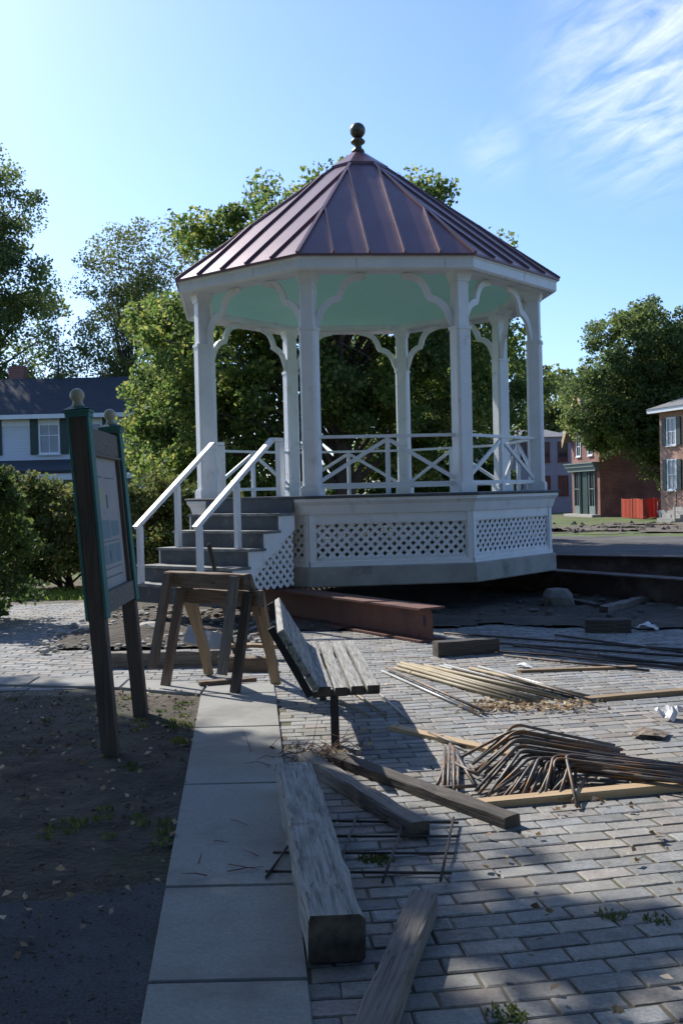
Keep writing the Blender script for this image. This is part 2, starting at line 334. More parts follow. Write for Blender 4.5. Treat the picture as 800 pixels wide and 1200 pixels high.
nt = W.node_tree; nt.nodes.clear()
wo = N(nt, 'ShaderNodeOutputWorld'); bg = N(nt, 'ShaderNodeBackground'); nt.links.new(bg.outputs[0], wo.inputs[0])
sky = N(nt, 'ShaderNodeTexSky'); sky.sky_type = 'NISHITA'; sky.sun_disc = False
sky.sun_elevation = SUN_EL; sky.sun_rotation = atan2(SUN_AZ[0], SUN_AZ[1]); sky.altitude = 200
sky.air_density = 1.0; sky.dust_density = .9; sky.ozone_density = 2.0
bg.inputs['Strength'].default_value = .118
tc = N(nt, 'ShaderNodeTexCoord')
sep = N(nt, 'ShaderNodeSeparateXYZ'); nt.links.new(tc.outputs['Generated'], sep.inputs[0])
skc = N(nt, 'ShaderNodeMix', data_type='RGBA', blend_type='MULTIPLY'); skc.inputs[0].default_value = 1; skc.inputs[7].default_value = (.89, 1.06, 1.38, 1); nt.links.new(sky.outputs[0], skc.inputs[6])
zc = N(nt, 'ShaderNodeMath', operation='ADD'); nt.links.new(sep.outputs[2], zc.inputs[0]); zc.inputs[1].default_value = .12
def div(a):
    d = N(nt, 'ShaderNodeMath', operation='DIVIDE'); nt.links.new(a, d.inputs[0]); nt.links.new(zc.outputs[0], d.inputs[1]); return d
cx_, cy_ = div(sep.outputs[0]), div(sep.outputs[1])
cb = N(nt, 'ShaderNodeCombineXYZ'); nt.links.new(cx_.outputs[0], cb.inputs[0]); nt.links.new(cy_.outputs[0], cb.inputs[1])
mp = N(nt, 'ShaderNodeMapping'); mp.vector_type = 'TEXTURE'; mp.inputs['Rotation'].default_value = (0, 0, radians(-62)); mp.inputs['Scale'].default_value = (.66, .27, 1)
nt.links.new(cb.outputs[0], mp.inputs[0])
cn = N(nt, 'ShaderNodeTexNoise'); cn.inputs['Scale'].default_value = 3.6; cn.inputs['Detail'].default_value = 10; cn.inputs['Roughness'].default_value = .62
cn.inputs['Distortion'].default_value = .5
nt.links.new(mp.outputs[0], cn.inputs['Vector'])
cr = ramp(nt, [(.34, (0,0,0)), (.74, (1,1,1))]); nt.links.new(cn.outputs[0], cr.inputs[0])
def patch(v, r0, r1):
    v = Vector(v).normalized()
    vm = N(nt, 'ShaderNodeVectorMath', operation='DISTANCE'); nt.links.new(tc.outputs['Generated'], vm.inputs[0]); vm.inputs[1].default_value = v
    mr = N(nt, 'ShaderNodeMapRange'); mr.interpolation_type = 'SMOOTHSTEP'
    mr.inputs[1].default_value = r0; mr.inputs[2].default_value = r1; mr.inputs[3].default_value = 1; mr.inputs[4].default_value = 0
    nt.links.new(vm.outputs['Value'], mr.inputs[0]); return mr.outputs[0]
pa = patch((.31, 1, .40), .02, .14); pb = patch((.155, 1, .325), .0, .045); pc = patch((.42, 1, .50), .05, .21)
m1 = N(nt, 'ShaderNodeMath', operation='MAXIMUM'); nt.links.new(pa, m1.inputs[0]); pbs = N(nt, 'ShaderNodeMath', operation='MULTIPLY'); nt.links.new(pb, pbs.inputs[0]); pbs.inputs[1].default_value = .45; nt.links.new(pbs.outputs[0], m1.inputs[1])
m2 = N(nt, 'ShaderNodeMath', operation='MAXIMUM'); nt.links.new(m1.outputs[0], m2.inputs[0]); nt.links.new(pc, m2.inputs[1])
mm = N(nt, 'ShaderNodeMath', operation='MULTIPLY'); nt.links.new(m2.outputs[0], mm.inputs[0]); nt.links.new(cr.outputs[0], mm.inputs[1])
m3 = N(nt, 'ShaderNodeMath', operation='MULTIPLY'); nt.links.new(mm.outputs[0], m3.inputs[0]); m3.inputs[1].default_value = .66
cm = N(nt, 'ShaderNodeMix', data_type='RGBA'); nt.links.new(m3.outputs[0], cm.inputs[0]); nt.links.new(skc.outputs[2], cm.inputs[6])
cm.inputs[7].default_value = (8.6, 9.0, 9.6, 1)
nt.links.new(cm.outputs[2], bg.inputs['Color'])
S.view_settings.view_transform = 'Standard'; S.view_settings.look = 'None'; S.view_settings.exposure = 0.42; S.view_settings.gamma = 1
S.render.engine = 'CYCLES'
S.cycles.max_bounces = 6; S.cycles.transparent_max_bounces = 4

# ================================================================= GROUND
def sheet(name, pts, z, mat):
    mb = MB(); mb.add([(p[0], p[1], z) for p in pts], [tuple(range(len(pts)))])
    return kind(mb.build(name, mat), 'structure')
sheet('ground', [(-600,-300),(600,-300),(600,1200),(-600,1200)], -.03, M['grassg'])
CX, CY = .417, 17.243
# paved square (joint dirt beneath the bricks)
sheet('paving_bed', [(-9,2.0),(9,2.0),(9,15.5),(3.5,17),(-3.2,17.6),(-9,17.6)], 0.0085, M['sand'])
# excavated rubble earth under and round the bandstand, with real unevenness
def rough_sheet(name, x0, x1, y0, y1, step, hfun, mat, mask=None):
    nx = int((x1-x0)/step)+1; ny = int((y1-y0)/step)+1
    vs = [(x0+i*step, y0+j*step, hfun(x0+i*step, y0+j*step)) for j in range(ny) for i in range(nx)]
    fs = []
    for j in range(ny-1):
        for i in range(nx-1):
            if mask is None or mask(x0+(i+.5)*step, y0+(j+.5)*step): fs.append((j*nx+i, j*nx+i+1, (j+1)*nx+i+1, (j+1)*nx+i))
    mb = MB(); mb.add(vs, fs, True); return kind(mb.build(name, mat, normals=False), 'structure')
def in_pit(x, y):
    w = .35*noise.noise(Vector((x*1.1, y*1.1, 3)))
    if ((x-4.4)/3.2)**2+((y-14.3)/2.1)**2 < 1+w*.4: return True  # extra lobe of dark earth laid where the bandstand's shade falls
    return (((x-.6)/4.6)**2+((y-17.5)/4.75)**2) < 1+w*.3 or (-3.4 < x < -.9+w and 11.6+w*.6 < y < 16)
def pit_h(x, y):
    d = noise.noise(Vector((x*1.7, y*1.7, 0)))*.05+noise.noise(Vector((x*6, y*6, 1)))*.02
    m = .10*math.exp(-((x+2.5)**2+(y-12.8)**2)/.5)
    return .035+d+m
rough_sheet('excavated_earth', -4.5, 8, 11, 23, .11, pit_h, M['pitearth'], in_pit)
# planting bed at the left and the patch of old asphalt in front of it
WL = [G(165,1200), G(205,990), G(222,900), G(235,818)]           # left edge of the concrete walk
WR = [G(368,1200), G(345,990), G(330,870), G(322,802)]
def walk_x(y, side):
    P = WL if side == 'l' else WR
    p0, p1 = P[0], P[-1]; t = (y-p0.y)/(p1.y-p0.y); return p0.x+(p1.x-p0.x)*t
YW = WL[-1].y
rough_sheet('planting_bed', -7, -.2, 1.8, 9.2, .07, lambda x, y: (.012 if y < 4.9 else min(.030 if x > walk_x(y,'l')-.2 else .2, .024+.02*noise.noise(Vector((x*2.2, y*2.2, 5)))+.014*noise.noise(Vector((x*8, y*8, 2))))),
            M['dirt'], lambda x, y: x < walk_x(y, 'l')+.08 and y < YW+.03-.08*(x+1.2))
def patchmask(x, y):
    e = 4.45+.12*noise.noise(Vector((x*3, 0, 4)))+.25*(x+.9)
    return y < e and x < walk_x(y, 'l')+.08
rough_sheet('asphalt_patch', -5, -.2, 1.5, 4.9, .06, lambda x, y: .027+.003*noise.noise(Vector((x*4, y*4, 7))), M['gravelpatch'], patchmask)
# concrete walk in slabs with open joints, and the band that crosses to the left
mb = MB()
def slab(a, b, c, d, z=.034, t=.09):
    cen = (Vector(a)+Vector(b)+Vector(c)+Vector(d))/4
    q = [Vector(p) for p in (a, b, c, d)]
    q = [p+(cen-p).normalized()*.009 for p in q]
    q2 = [p+(cen-p).normalized()*.008 for p in q]
    v = [(p.x, p.y, z-t) for p in q]+[(p.x, p.y, z-.008) for p in q]+[(p.x, p.y, z) for p in q2]
    f = [(8,9,10,11)]
    for r in (0, 4):
        for i in range(4): f.append((r+i, r+(i+1)%4, r+4+(i+1)%4, r+4+i))
    mb.add(v, f)
joints = [1.2, 2.0, 2.8, 3.55, G(260,1047).y, G(260,925).y, G(270,857).y, YW]
for a, b in zip(joints[:-1], joints[1:]):
    slab((walk_x(a,'l'), a, 0), (walk_x(a,'r'), a, 0), (walk_x(b,'r'), b, 0), (walk_x(b,'l'), b, 0))
# crossing band: far edge / near edge
cr_n = [(walk_x(YW,'l')-0.0, YW), (-2.0, 9.18), (-2.9, 9.42), (-3.9, 9.66), (-5.2, 9.95), (-7, 10.3)]
slab((walk_x(YW,'l'), YW+.005, 0), (walk_x(YW,'r'), YW+.005, 0), (walk_x(YW,'r')-.04, YW+.48, 0), (walk_x(YW,'l'), YW+.48, 0))
for p, q in zip(cr_n[:-1], cr_n[1:]):
    slab((q[0], q[1], 0), (p[0], p[1], 0), (p[0], p[1]+.46, 0), (q[0], q[1]+.46, 0))
kind(mb.build('concrete_path', M['concrete'], bevel=0), 'structure')
# individual paving bricks, running bond, rows swinging gently
def warp(u): return .05*u+.17*(sqrt((u-.4)**2+.3)+(u-.4))/2
bl, bw, gap = .232, .117, .006
vs = []; fs = []
def on_bricks(x, y):
    if in_pit(x, y) and y > 11.3: return False
    if x < walk_x(y,'r')-.03 and y < YW+.4 and x > walk_x(y,'l')-.3: return False
    if y < YW+.5 and x < walk_x(y,'l'):
        e = YW-.25*(x+1.26)*.9
        return y > 9.0+.24*(-1.4-x)+.62
    return -8.5 < x < 8.5 and 2.4 < y < 15.3+(1.8 if x < -3 else 0)
rb = random.Random(3)
j = 0; v = 2.0
while v < 17.3:
    u = -8.6+(bl/2 if j % 2 else 0)+rb.uniform(-.012, .012)
    while u < 8.6:
        uc, vc = u+bl/2, v+bw/2; wy = vc+warp(uc)-.12
        L = bl+rb.uniform(-.006, .006)
        if on_bricks(uc, wy) and rb.random() > .0008:
            sl_ = math.atan(warp(uc+.01)/.01-warp(uc)/.01)+rb.uniform(-.018, .018)
            z = .0145+rb.uniform(-.0022, .0022)+.002*noise.noise(Vector((uc*.8, wy*.8, 9)))
            tx, ty = rb.uniform(-.009, .009), rb.uniform(-.014, .014)
            hx, hy = L/2-gap/2, bw/2-gap/2+rb.uniform(-.003, .001)
            c, s = cos(sl_), sin(sl_); o = len(vs)
            for k, (ex, ey, zz) in enumerate([(hx,hy,-.03),(hx,hy,-.0045),(hx-.007,hy-.007,0)]):
                for sx, sy in ((-1,-1),(1,-1),(1,1),(-1,1)):
                    jj = rb.uniform(-.003, .003)
                    a, b = sx*ex+jj, sy*ey+jj
                    vs.append((uc+a*c-b*s, wy+a*s+b*c, z+zz+a*tx+b*ty))
            for r in (0, 4):
                for i in range(4): fs.append((o+r+i, o+r+(i+1)%4, o+r+4+(i+1)%4, o+r+4+i))
            fs.append((o+8, o+9, o+10, o+11))
        u += L+.002
    v += bw+.002; j += 1
mb = MB(); mb.add(vs, fs); kind(mb.build('brick_paving', M['brick'], normals=False), 'structure')
# road, verge and earth strip beyond
sheet('road', [(3.2,25),(70,20),(70,27),(14,33.5),(6,38.5),(1.0,40)], -.012, M['road'])
sheet('road_margin', [(4.2,19.5),(9,15.6),(40,15.6),(70,21),(3.2,25.5)], -.018, M['road'])
rough_sheet('turned_earth', 6, 30, 37, 50, .4, lambda x, y: .02+.16*max(0, noise.noise(Vector((x*.7, y*.9, 3))))+.06*noise.noise(Vector((x*2, y*2, 3))), M['rubbledirt'],
            lambda x, y: noise.noise(Vector((x*.35, y*.5, 8))) > -.10+abs(y-43)*.06)

mb = MB(); rv = random.Random(55)
for _ in range(480):
    x = rv.uniform(7, 26); y = rv.gauss(43, 2.6)
    if y < 38.5: continue
    a = rv.uniform(0, 6); s_ = .04+.16*rv.random()**3; vs_ = []
    for (ux, uy, uz) in ((1,0,0),(0,1,0),(-1,0,0),(0,-1,0),(0,0,1)):
        q = s_*rv.uniform(.6, 1.4); vs_.append((x+(ux*cos(a)-uy*sin(a))*q, y+(ux*sin(a)+uy*cos(a))*q, .03+uz*q*.7))
    mb.add(vs_, [(0,1,4),(1,2,4),(2,3,4),(3,0,4)])
kind(mb.build('earth_clods', M['pitearth'], normals=False), 'stuff', 'clods of turned earth on the verge beyond the road')
# ================================================================= BANDSTAND
ROOT = empty('bandstand', (CX, CY, 0), radians(5.67))
tag(ROOT, 'white octagonal bandstand with maroon metal roof jacked up on steel beams', 'bandstand')
def fp(k, a, s, z):                      # facet frame: a to the right, s outwards
    t = radians(45*k); return Vector((a*cos(t)+s*sin(t), a*sin(t)-s*cos(t), z))
def fbox(mb, k, a0, a1, s0, s1, z0, z1):
    mb.hexa([fp(k,a0,s0,z0),fp(k,a1,s0,z0),fp(k,a1,s1,z0),fp(k,a0,s1,z0)], [fp(k,a0,s0,z1),fp(k,a1,s0,z1),fp(k,a1,s1,z1),fp(k,a0,s1,z1)])
C8 = cos(pi/8)
RE, ZE = 3.2145, 4.985; RCAP, ZCAP = .43, 7.04
# roof with standing seams
mb = MB()
mb.octring([(RE, ZE), (RE, ZE-.03), (RE-.06, ZE-.03), (RE-.06, ZE-.012), (RCAP, ZCAP-.03), (RCAP, ZCAP)])
mb.mi = 1
apE, apC = RE*C8, RCAP*C8
sl = (ZCAP-ZE)/(apE-apC)
halfE = RE*sin(pi/8)
up_ = Vector((0, 0, 1))
for k in range(8):
    for q in (-1.5, -.5, .5, 1.5):
        a = q*halfE*2/5
        s1 = abs(a)/math.tan(pi/8)+.03; s1 = max(s1, apC+.02)
        za = ZE; zb = ZE+(apE-s1)*sl
        nrm = Vector(fp(k, 0, sl, 1)).normalized()
        h = .035; w = .014
        p = [fp(k,a-w,apE+.004,ZE), fp(k,a+w,apE+.004,ZE), fp(k,a+w,s1,zb), fp(k,a-w,s1,zb)]
        mb.hexa([x-nrm*.01 for x in p], [x+nrm*h for x in p])
    t = radians(-22.5+45*k); d = Vector((sin(t), -cos(t), 0))
    mb.bar(d*(RE+.004)+up_*(ZE+.008), d*RCAP+up_*(ZCAP+.008), .05, .04)
mb.build('roof', M['roof'], ROOT, mats=[M['roof'], M['seam']])
mb = MB(); mb.octring([(.50, ZCAP-.045), (.50, ZCAP+.0), (.07, ZCAP+.30), (.05, ZCAP+.29), (.44, ZCAP-.02)], closed=True)
mb.build('roof_cap', M['roof'], ROOT)
mb = MB(); zt = ZCAP+.28
mb.lathe((0,0,zt), [(.0,-.01),(.11,.0),(.10,.04),(.065,.07),(.06,.12),(.115,.16),(.12,.19),(.075,.235),(.05,.25),(.0,.255)])
fin = mb.build('finial', M['bronze'], ROOT)
mb = MB(); mb.lathe((0,0,zt+.365), [(.001,-.128)]+[(.128*sin(pi*i/14), -.128*cos(pi*i/14)) for i in range(1, 14)]+[(.001,.128)], n=28)
mb.build('ball', M['bronze'], fin)
# fascia, beam, ceiling
mb = MB()
mb.octring([(3.165, 4.955), (3.165, 4.80), (3.135, 4.775), (3.10, 4.775), (3.10, 4.955)])
mb.octring([(3.18, 4.957), (3.18, 4.935), (3.166, 4.92), (3.166, 4.957)])
mb.build('fascia', M['white'], ROOT, bevel=0)
mb = MB(); mb.octring([(3.098, 4.83), (2.99, 4.83), (2.99, 4.86), (3.098, 4.86)]); mb.octring([(2.988, 4.80), (2.988, 4.90), (2.66, 4.90), (2.66, 4.80)])
mb.build('beam', M['white'], ROOT)
mb = MB(); mb.octring([(2.66, 4.885), (1.5, 4.97), (.02, 5.0)], closed=False); mb.build('ceiling', M['mint'], ROOT)
M['gap'] = surf('open_joint', (.10, .10, .10), rough=.9, scale=5, bump=0)
for k, a in ((0, -.42), (0, .81), (1, .2), (-1, .35), (2, -.3), (-2, .4)):
    mb = MB(); fbox(mb, k, a-.0022, a+.0022, 3.165*C8+.0003, 3.165*C8+.0014, 4.802, 4.93); mb.build('board_joint', M['gap'], ROOT)
# deck, mouldings, skirt, foundation
mb = MB(); mb.octring([(3.155, 1.682), (3.165, 1.665), (3.155, 1.642), (.02, 1.642), (.02, 1.682)]); mb.build('deck', M['deck'], ROOT)
mb = MB(); mb.octring([(3.13, 1.641), (3.13, 1.60), (3.08, 1.545), (3.05, 1.46), (3.035, 1.42), (2.95, 1.42), (2.95, 1.641)]); mb.build('cornice', M['white'], ROOT)
RS = 3.0; apS = RS*C8; hS = RS*sin(pi/8)
zl0, zl1, zs0, zs1 = .79, 1.31, .70, 1.42
for k in range(8):
    mb = MB(); s0, s1 = apS-.05, apS
    o_ = .045                                      # frame boards butt end to end
    fbox(mb, k, -hS+.10, hS-.10, s0, s1, zl1, zs1-.002)
    fbox(mb, k, -hS+.10, hS-.10, s0, s1, zs0, zl0)
    fbox(mb, k, -hS+.02, -hS+.10, s0, s1, zs0, zs1-.002); fbox(mb, k, hS-.10, hS-.02, s0, s1, zs0, zs1-.002)
    for (a0, a1, z0, z1) in ((-hS+.10, hS-.10, zl1-.025, zl1-.002), (-hS+.10, hS-.10, zl0+.002, zl0+.025)):
        fbox(mb, k, a0, a1, s1-.03, s1+.008, z0, z1)
    fbox(mb, k, -hS+.005, hS-.005, apS+.003, apS+.03, zs0-.02, zs0+.055)
    sk = mb.build('skirt_panel', M['white'], ROOT)
    mb = MB(); aw = hS-.10; H = zl1-zl0; pitch = .134; w = .034
    for lay, sg in ((0, 1), (1, -1)):
        s_a = s1-.028-lay*.008
        x = -aw-H
        while x < aw+H:
            # strip from (x,zl0) to (x+sg*H, zl1), clipped to the panel
            xa, za, xb, zb = x, zl0, x+sg*H, zl1
            if sg < 0: xa, xb = x, x-H
            def clip(xq, zq, xo, zo):
                if xq < -aw: t = (-aw-xq)/(xo-xq); return -aw, zq+(zo-zq)*t
                if xq > aw: t = (aw-xq)/(xo-xq); return aw, zq+(zo-zq)*t
                return xq, zq
            if not ((xa <= -aw and xb <= -aw) or (xa >= aw and xb >= aw)):
                (xa2, za2), (xb2, zb2) = clip(xa, za, xb, zb), clip(xb, zb, xa, za)
                if abs(xa2-xb2) > .02:
                    mb.bar(fp(k, xa2, s_a, za2), fp(k, xb2, s_a, zb2), .008, w*1.35, up=fp(k, 0, 0, 1))
            x += pitch
    mb.build('lattice', M['lattice'], sk)
for k in range(8):
    mb = MB()
    for kk, sg in ((k-1, 1), (k, -1)):
        aE = sg*hS
        fbox(mb, kk, min(aE, aE-sg*.075), max(aE, aE-sg*.075), apS+.001, apS+.018, zs0+.06, zs1-.004)
    mb.build('corner_trim', M['white'], ROOT)
mb = MB(); mb.octring([(3.06, .695), (3.075, .68), (3.075, .43), (3.06, .415), (2.72, .415), (2.72, .695)]); mb.build('foundation', M['foundation'], ROOT)
# columns
RC = 2.80
def shaft(mb, r, z0, z1, ang, r1=None, n=8, ch=.72):
    r1 = r1 or r
    pts = []
    for (rr, z) in ((r, z0), (r1, z1)):
        c = rr*ch
        ring = [(-rr,-c),(-c,-rr),(c,-rr),(rr,-c),(rr,c),(c,rr),(-c,rr),(-rr,c)]
        for x, y in ring: pts.append((x*cos(ang)-y*sin(ang), x*sin(ang)+y*cos(ang), z))
    mb.add(pts, [(i, (i+1)%8, 8+(i+1)%8, 8+i) for i in range(8)]+[tuple(range(7,-1,-1)), tuple(range(8,16))])
proto_col = None
for k in range(8):
    t = radians(-22.5+45*k); x, y = RC*sin(t), -RC*cos(t)
    if proto_col is None:
        mb = MB(); shaft(mb, .118, 1.80, 4.0, 0); shaft(mb, .10, 4.0, 4.80, 0, ch=.85)
        c = mb.build('column', M['white'], ROOT); kids = []
        mb = MB(); shaft(mb, .145, 1.683, 1.80, 0, ch=.9); shaft(mb, .132, 1.801, 1.825, 0, ch=.86); kids.append(mb.build('column_base', M['white'], c))
        mb = MB(); shaft(mb, .13, 3.985, 4.03, 0, ch=.8); kids.append(mb.build('collar', M['white'], c))
        mb = MB(); shaft(mb, .115, 4.66, 4.70, 0, r1=.12, ch=.9); shaft(mb, .12, 4.701, 4.80, 0, r1=.15, ch=.9); kids.append(mb.build('capital', M['white'], c))
        proto_col = c
    else:
        c = proto_col.copy(); COL.objects.link(c); c.parent = ROOT
        for q in kids:
            q2 = q.copy(); COL.objects.link(q2); q2.parent = c
    c.location = (x, y, 0); c.rotation_euler = (0, 0, t)
# brackets: double ogee curve cut from board
apC2 = RC*C8; hC = RC*sin(pi/8)
cur = []
def arc(cx, cz, r0, r1, t0, t1, n):
    return [(cx+r0*cos(radians(t0+(t1-t0)*i/n)), cz+r1*sin(radians(t0+(t1-t0)*i/n))) for i in range(n+1)]
cur = [(.11,0),(.13,.09),(.165,.19),(.215,.28),(.28,.345),(.36,.385),(.425,.40),(.447,.45),(.475,.53),(.525,.61),(.595,.67),(.69,.705),(.82,.715)]
for k in range(8):
    for sg in (-1, 1):
        mb = MB(); vs = []
        n = len(cur)
        for i, (a, z) in enumerate(cur):
            a0, z0 = cur[max(i-1, 0)]; a1, z1 = cur[min(i+1, n-1)]
            tx, tz = a1-a0, z1-z0; l = sqrt(tx*tx+tz*tz); nx, nz = -tz/l, tx/l
            th = .048 if 0 < i < n-1 else .03
            for sgn in (-1, 1):
                aa = a+nx*th*sgn; zz = min(.795, z+nz*th*sgn+.035)
                for s in (apC2-.028, apC2+.028):
                    vs.append(fp(k, sg*(hC-max(aa, .09)), s, 4.0+zz+.0))
        fs = []
        for i in range(n-1):
            o = i*4; p = o+4
            fs += [(o, o+1, p+1, p), (o+2, p+2, p+3, o+3), (o, p, p+2, o+2), (o+1, o+3, p+3, p+1)]
        fs += [(0, 2, 3, 1), (4*n-4, 4*n-3, 4*n-1, 4*n-2)]
        mb.add(vs, fs); mb.build('bracket', M['white'], ROOT)
# railings
zd = 1.682
for k in range(8):
    if k == 7: continue
    mb = MB(); A = hC-.10
    mb.bar(fp(k,-A,apC2,zd+.82), fp(k,A,apC2,zd+.82), .075, .042)
    mb.bar(fp(k,-A,apC2,zd+.14), fp(k,A,apC2,zd+.14), .05, .055)
    fbox(mb, k, -.03, .03, apC2-.03, apC2+.03, zd+.001, zd+.798)
    for sg in (-1, 1):
        mb.bar(fp(k, sg*.035, apC2+.002, zd+.76), fp(k, sg*(A-.0), apC2+.002, zd+.19), .035, .055, up=fp(k,0,0,1))
    mb.build('railing', M['white'], ROOT)
# stairs on the front-left side
K = -1; sD = 3.155*C8; RISE, RUN = .228, .30
A0, A1 = -.80, 1.03
STAIR = bpy.data.objects.new('staircase', None); COL.objects.link(STAIR); STAIR.parent = ROOT
for q in range(1, 6):
    s0 = sD+RUN*(q-1); s1 = sD+RUN*q; z = zd-RISE*q
    mb = MB()
    fbox(mb, K, A0, A1, s0-.0, s1+.03, z-.035, z)
    mb.mi = 1
    zb = z-RISE if q < 5 else .29
    fbox(mb, K, A0+.04, A1-.05, s1-.02, s1, zb+.001, z-.036)
    if q == 5: fbox(mb, K, A0+.04, A1-.05, s0+.01, s1-.021, zb+.001, z-.036)
    mb.build('step', M['deck'], STAIR, mats=[M['tread'], M['deck']])
mb = MB(); fbox(mb, K, A0+.04, A1-.05, sD-.03, sD-.005, zd-RISE+.001, 1.64); mb.build('riser_board', M['deck'], STAIR)
for aa in (A0+.0, A1-.075):
    mb = MB()
    for q in range(1, 5):
        s0 = sD+RUN*(q-1); z = zd-RISE*q-.037
        low = z-.30
        mb.hexa([fp(K,aa+.01,s0,low+.10),fp(K,aa+.055,s0,low+.10),fp(K,aa+.055,s0+RUN-.001,low-.07),fp(K,aa+.01,s0+RUN-.001,low-.07)],
                [fp(K,aa+.01,s0,z),fp(K,aa+.055,s0,z),fp(K,aa+.055,s0+RUN-.001,z),fp(K,aa+.01,s0+RUN-.001,z)])
    mb.build('stringer', M['white'], STAIR)
mb = MB()                                          # lattice triangle under the right stringer
aa = A1-.045
for sg in (1, -1):
    for i in range(-9, 20):
        c0 = i*.134
        pts = []
        for j in range(61):
            z = .45+j*.012; s = sD+.02+(c0+sg*(z-.45))
            top = zd-RISE*((s-sD)/RUN+1)-.10
            if sD+.02 < s < sD+1.15 and z < top: pts.append((s, z))
        if len(pts) > 3: mb.bar(fp(K, aa+sg*.004, *pts[0]), fp(K, aa+sg*.004, *pts[-1]), .007, .046, up=fp(K,1,0,0).cross(Vector(fp(K,0,1,sg))))
mb.build('stair_lattice', M['lattice'], STAIR)
for aa in (-.50, .68):
    mb = MB()
    P = [(sD-.13, zd+.80), (sD+.06, zd+.80), (4.46, zd+.80-RISE/RUN*(4.46-sD-.06)-.05)]
    mb.bar(fp(K,aa,P[0][0],P[0][1]), fp(K,aa,P[1][0]+.02,P[1][1]), .085, .05)
    mb.bar(fp(K,aa,P[1][0],P[1][1]-.0), fp(K,aa,P[2][0],P[2][1]), .085, .055)
    hr = mb.build('handrail', M['white'], STAIR)
    for s, zb in ((sD-.09, zd+.002), (sD+.78, zd-RISE*3+.002), (4.39, zd-RISE*5+.002)):
        zt_ = P[0][1]-.03 if s < sD+.06 else P[1][1]-(s-P[1][0])*(P[1][1]-P[2][1])/(P[2][0]-P[1][0])-.035
        mb = MB(); w = .045 if s < sD else .035
        fbox(mb, K, aa-w, aa+w, s-w, s+w, zb, zt_); mb.build('post', M['white'], hr)

# ================================================================= STEEL BEAMS
def ibeam(name, p0, p1, h, w, t, label, hole=False, mat='rust'):
    p0 = Vector(p0); p1 = Vector(p1); L = (p1-p0).length; mb = MB(); X0, X1 = -L/2, L/2
    mb.box(X0, X1, -w/2, w/2, h-t, h); mb.box(X0, X1, -w/2, w/2, 0, t)
    if not hole: mb.box(X0, X1, -.008, .008, t+.001, h-t-.001)
    else:
        hc = X0+.14; n = 20; zc_ = h*.56
        mb.box(hc+.10, X1, -.008, .008, t+.001, h-t-.001)
        rim = []
        z0, z1 = t+.001, h-t-.001; x0, x1 = X0, hc+.10
        for i in range(n):
            a = 2*pi*i/n; hx, hz = hc+.035*cos(a), zc_+.07*sin(a)
            dx, dz = cos(a), sin(a)
            tt = min(((x1-hc) if dx > 0 else (x0-hc))/dx if abs(dx) > 1e-6 else 9, ((z1-zc_) if dz > 0 else (z0-zc_))/dz if abs(dz) > 1e-6 else 9)
            rim.append(((hx, hz), (hc+dx*tt, zc_+dz*tt)))
        vs = []
        for (a, b) in rim:
            for y in (-.008, .008): vs.append((a[0], y, a[1])); vs.append((b[0], y, b[1]))
        fs = []
        for i in range(n):
            o = i*4; p = ((i+1) % n)*4
            fs += [(o, o+1, p+1, p), (o+2, p+2, p+3, o+3), (o, p, p+2, o+2), (o+1, o+3, p+3, p+1)]
        mb.add(vs, fs)
    o = mb.build(name, M[mat], bevel=0); o.matrix_world = frame_between(p0, p1)
    return tag(o, label, 'steel beam', 'steel beams carrying the raised bandstand')
d1 = Vector((-.54, .84, 0)).normalized()
b0 = Vector((.99, 11.62, .02))
ibeam('steel_beam', b0, b0+d1*9.5, .385, .36, .024, 'rusty red steel beam with a hole at its near end, running out under the front of the bandstand', hole=True)
b1 = Vector((5.35, 13.55, .02))
ibeam('steel_beam', b1, b1+d1*9.5, .385, .34, .024, 'dark steel beam leaving the right side of the bandstand, its top flange a pale line', mat='rust_in_shade')
ibeam('steel_beam', (8.2, 16.8, .04), (1.8, 21.6, .04), .40, .24, .022, 'rust red steel beam lying farthest back, between the bandstand and the road', mat='rust_in_shade')

# ================================================================= NOTICE BOARD
n0, n1 = G(131, 890), G(166, 842)
LEAN = .066
SG = empty('notice_board', n0); tag(SG, 'leaning teal trimmed notice board on two wooden posts in the bare earth', 'notice board')
def lean_mat(base): return Matrix.Translation(base) @ Matrix.Rotation(-LEAN, 4, 'Y')
yaw = atan2(n1.x-n0.x, n1.y-n0.y)
for i, b in enumerate((n0, n1)):
    T = Matrix.Translation(b-n0) @ Matrix.Rotation(-LEAN*(1 if i == 0 else 1.15), 4, 'Y') @ Matrix.Rotation(-yaw, 4, 'Z')
    ht = 2.27 if i == 0 else 2.24
    mb = MB(); mb.box(-.052, .052, -.055, .055, -.1, ht, T); p = mb.build('post', M['postwood'], SG, bevel=.004)
    mb = MB(); mb.box(-.070, -.0525, -.06, .06, .92, ht-.001, T); mb.box(.0525, .070, -.06, .06, .92, ht-.001, T)
    mb.build('side_trim', M['teal'], p, bevel=.002)
    mb = MB()
    mb.box(-.086, .086, -.086, .086, ht+.0, ht+.016, T)
    mb.hexa([T @ Vector(q) for q in ((-.086,-.086,ht+.021),(.086,-.086,ht+.021),(.086,.086,ht+.021),(-.086,.086,ht+.021))],
            [T @ Vector(q) for q in ((-.042,-.042,ht+.044),(.042,-.042,ht+.044),(.042,.042,ht+.044),(-.042,.042,ht+.044))])
    mb.box(-.076, .076, -.074, .074, ht-.028, ht-.0005, T)
    mb.build('cap', M['teal'], p)
    mb = MB(); mb.lathe((0,0,ht+.044), [(.035,-.01),(.042,.008),(.03,.02),(.034,.03)]+[(.047*sin(radians(a)), .072-.047*cos(radians(a))) for a in range(40, 180, 12)]+[(.001,.119)], n=20, T=T)
    mb.build('ball_finial', M['cream'], p)
dirn = (n1-n0); Ls = dirn.length
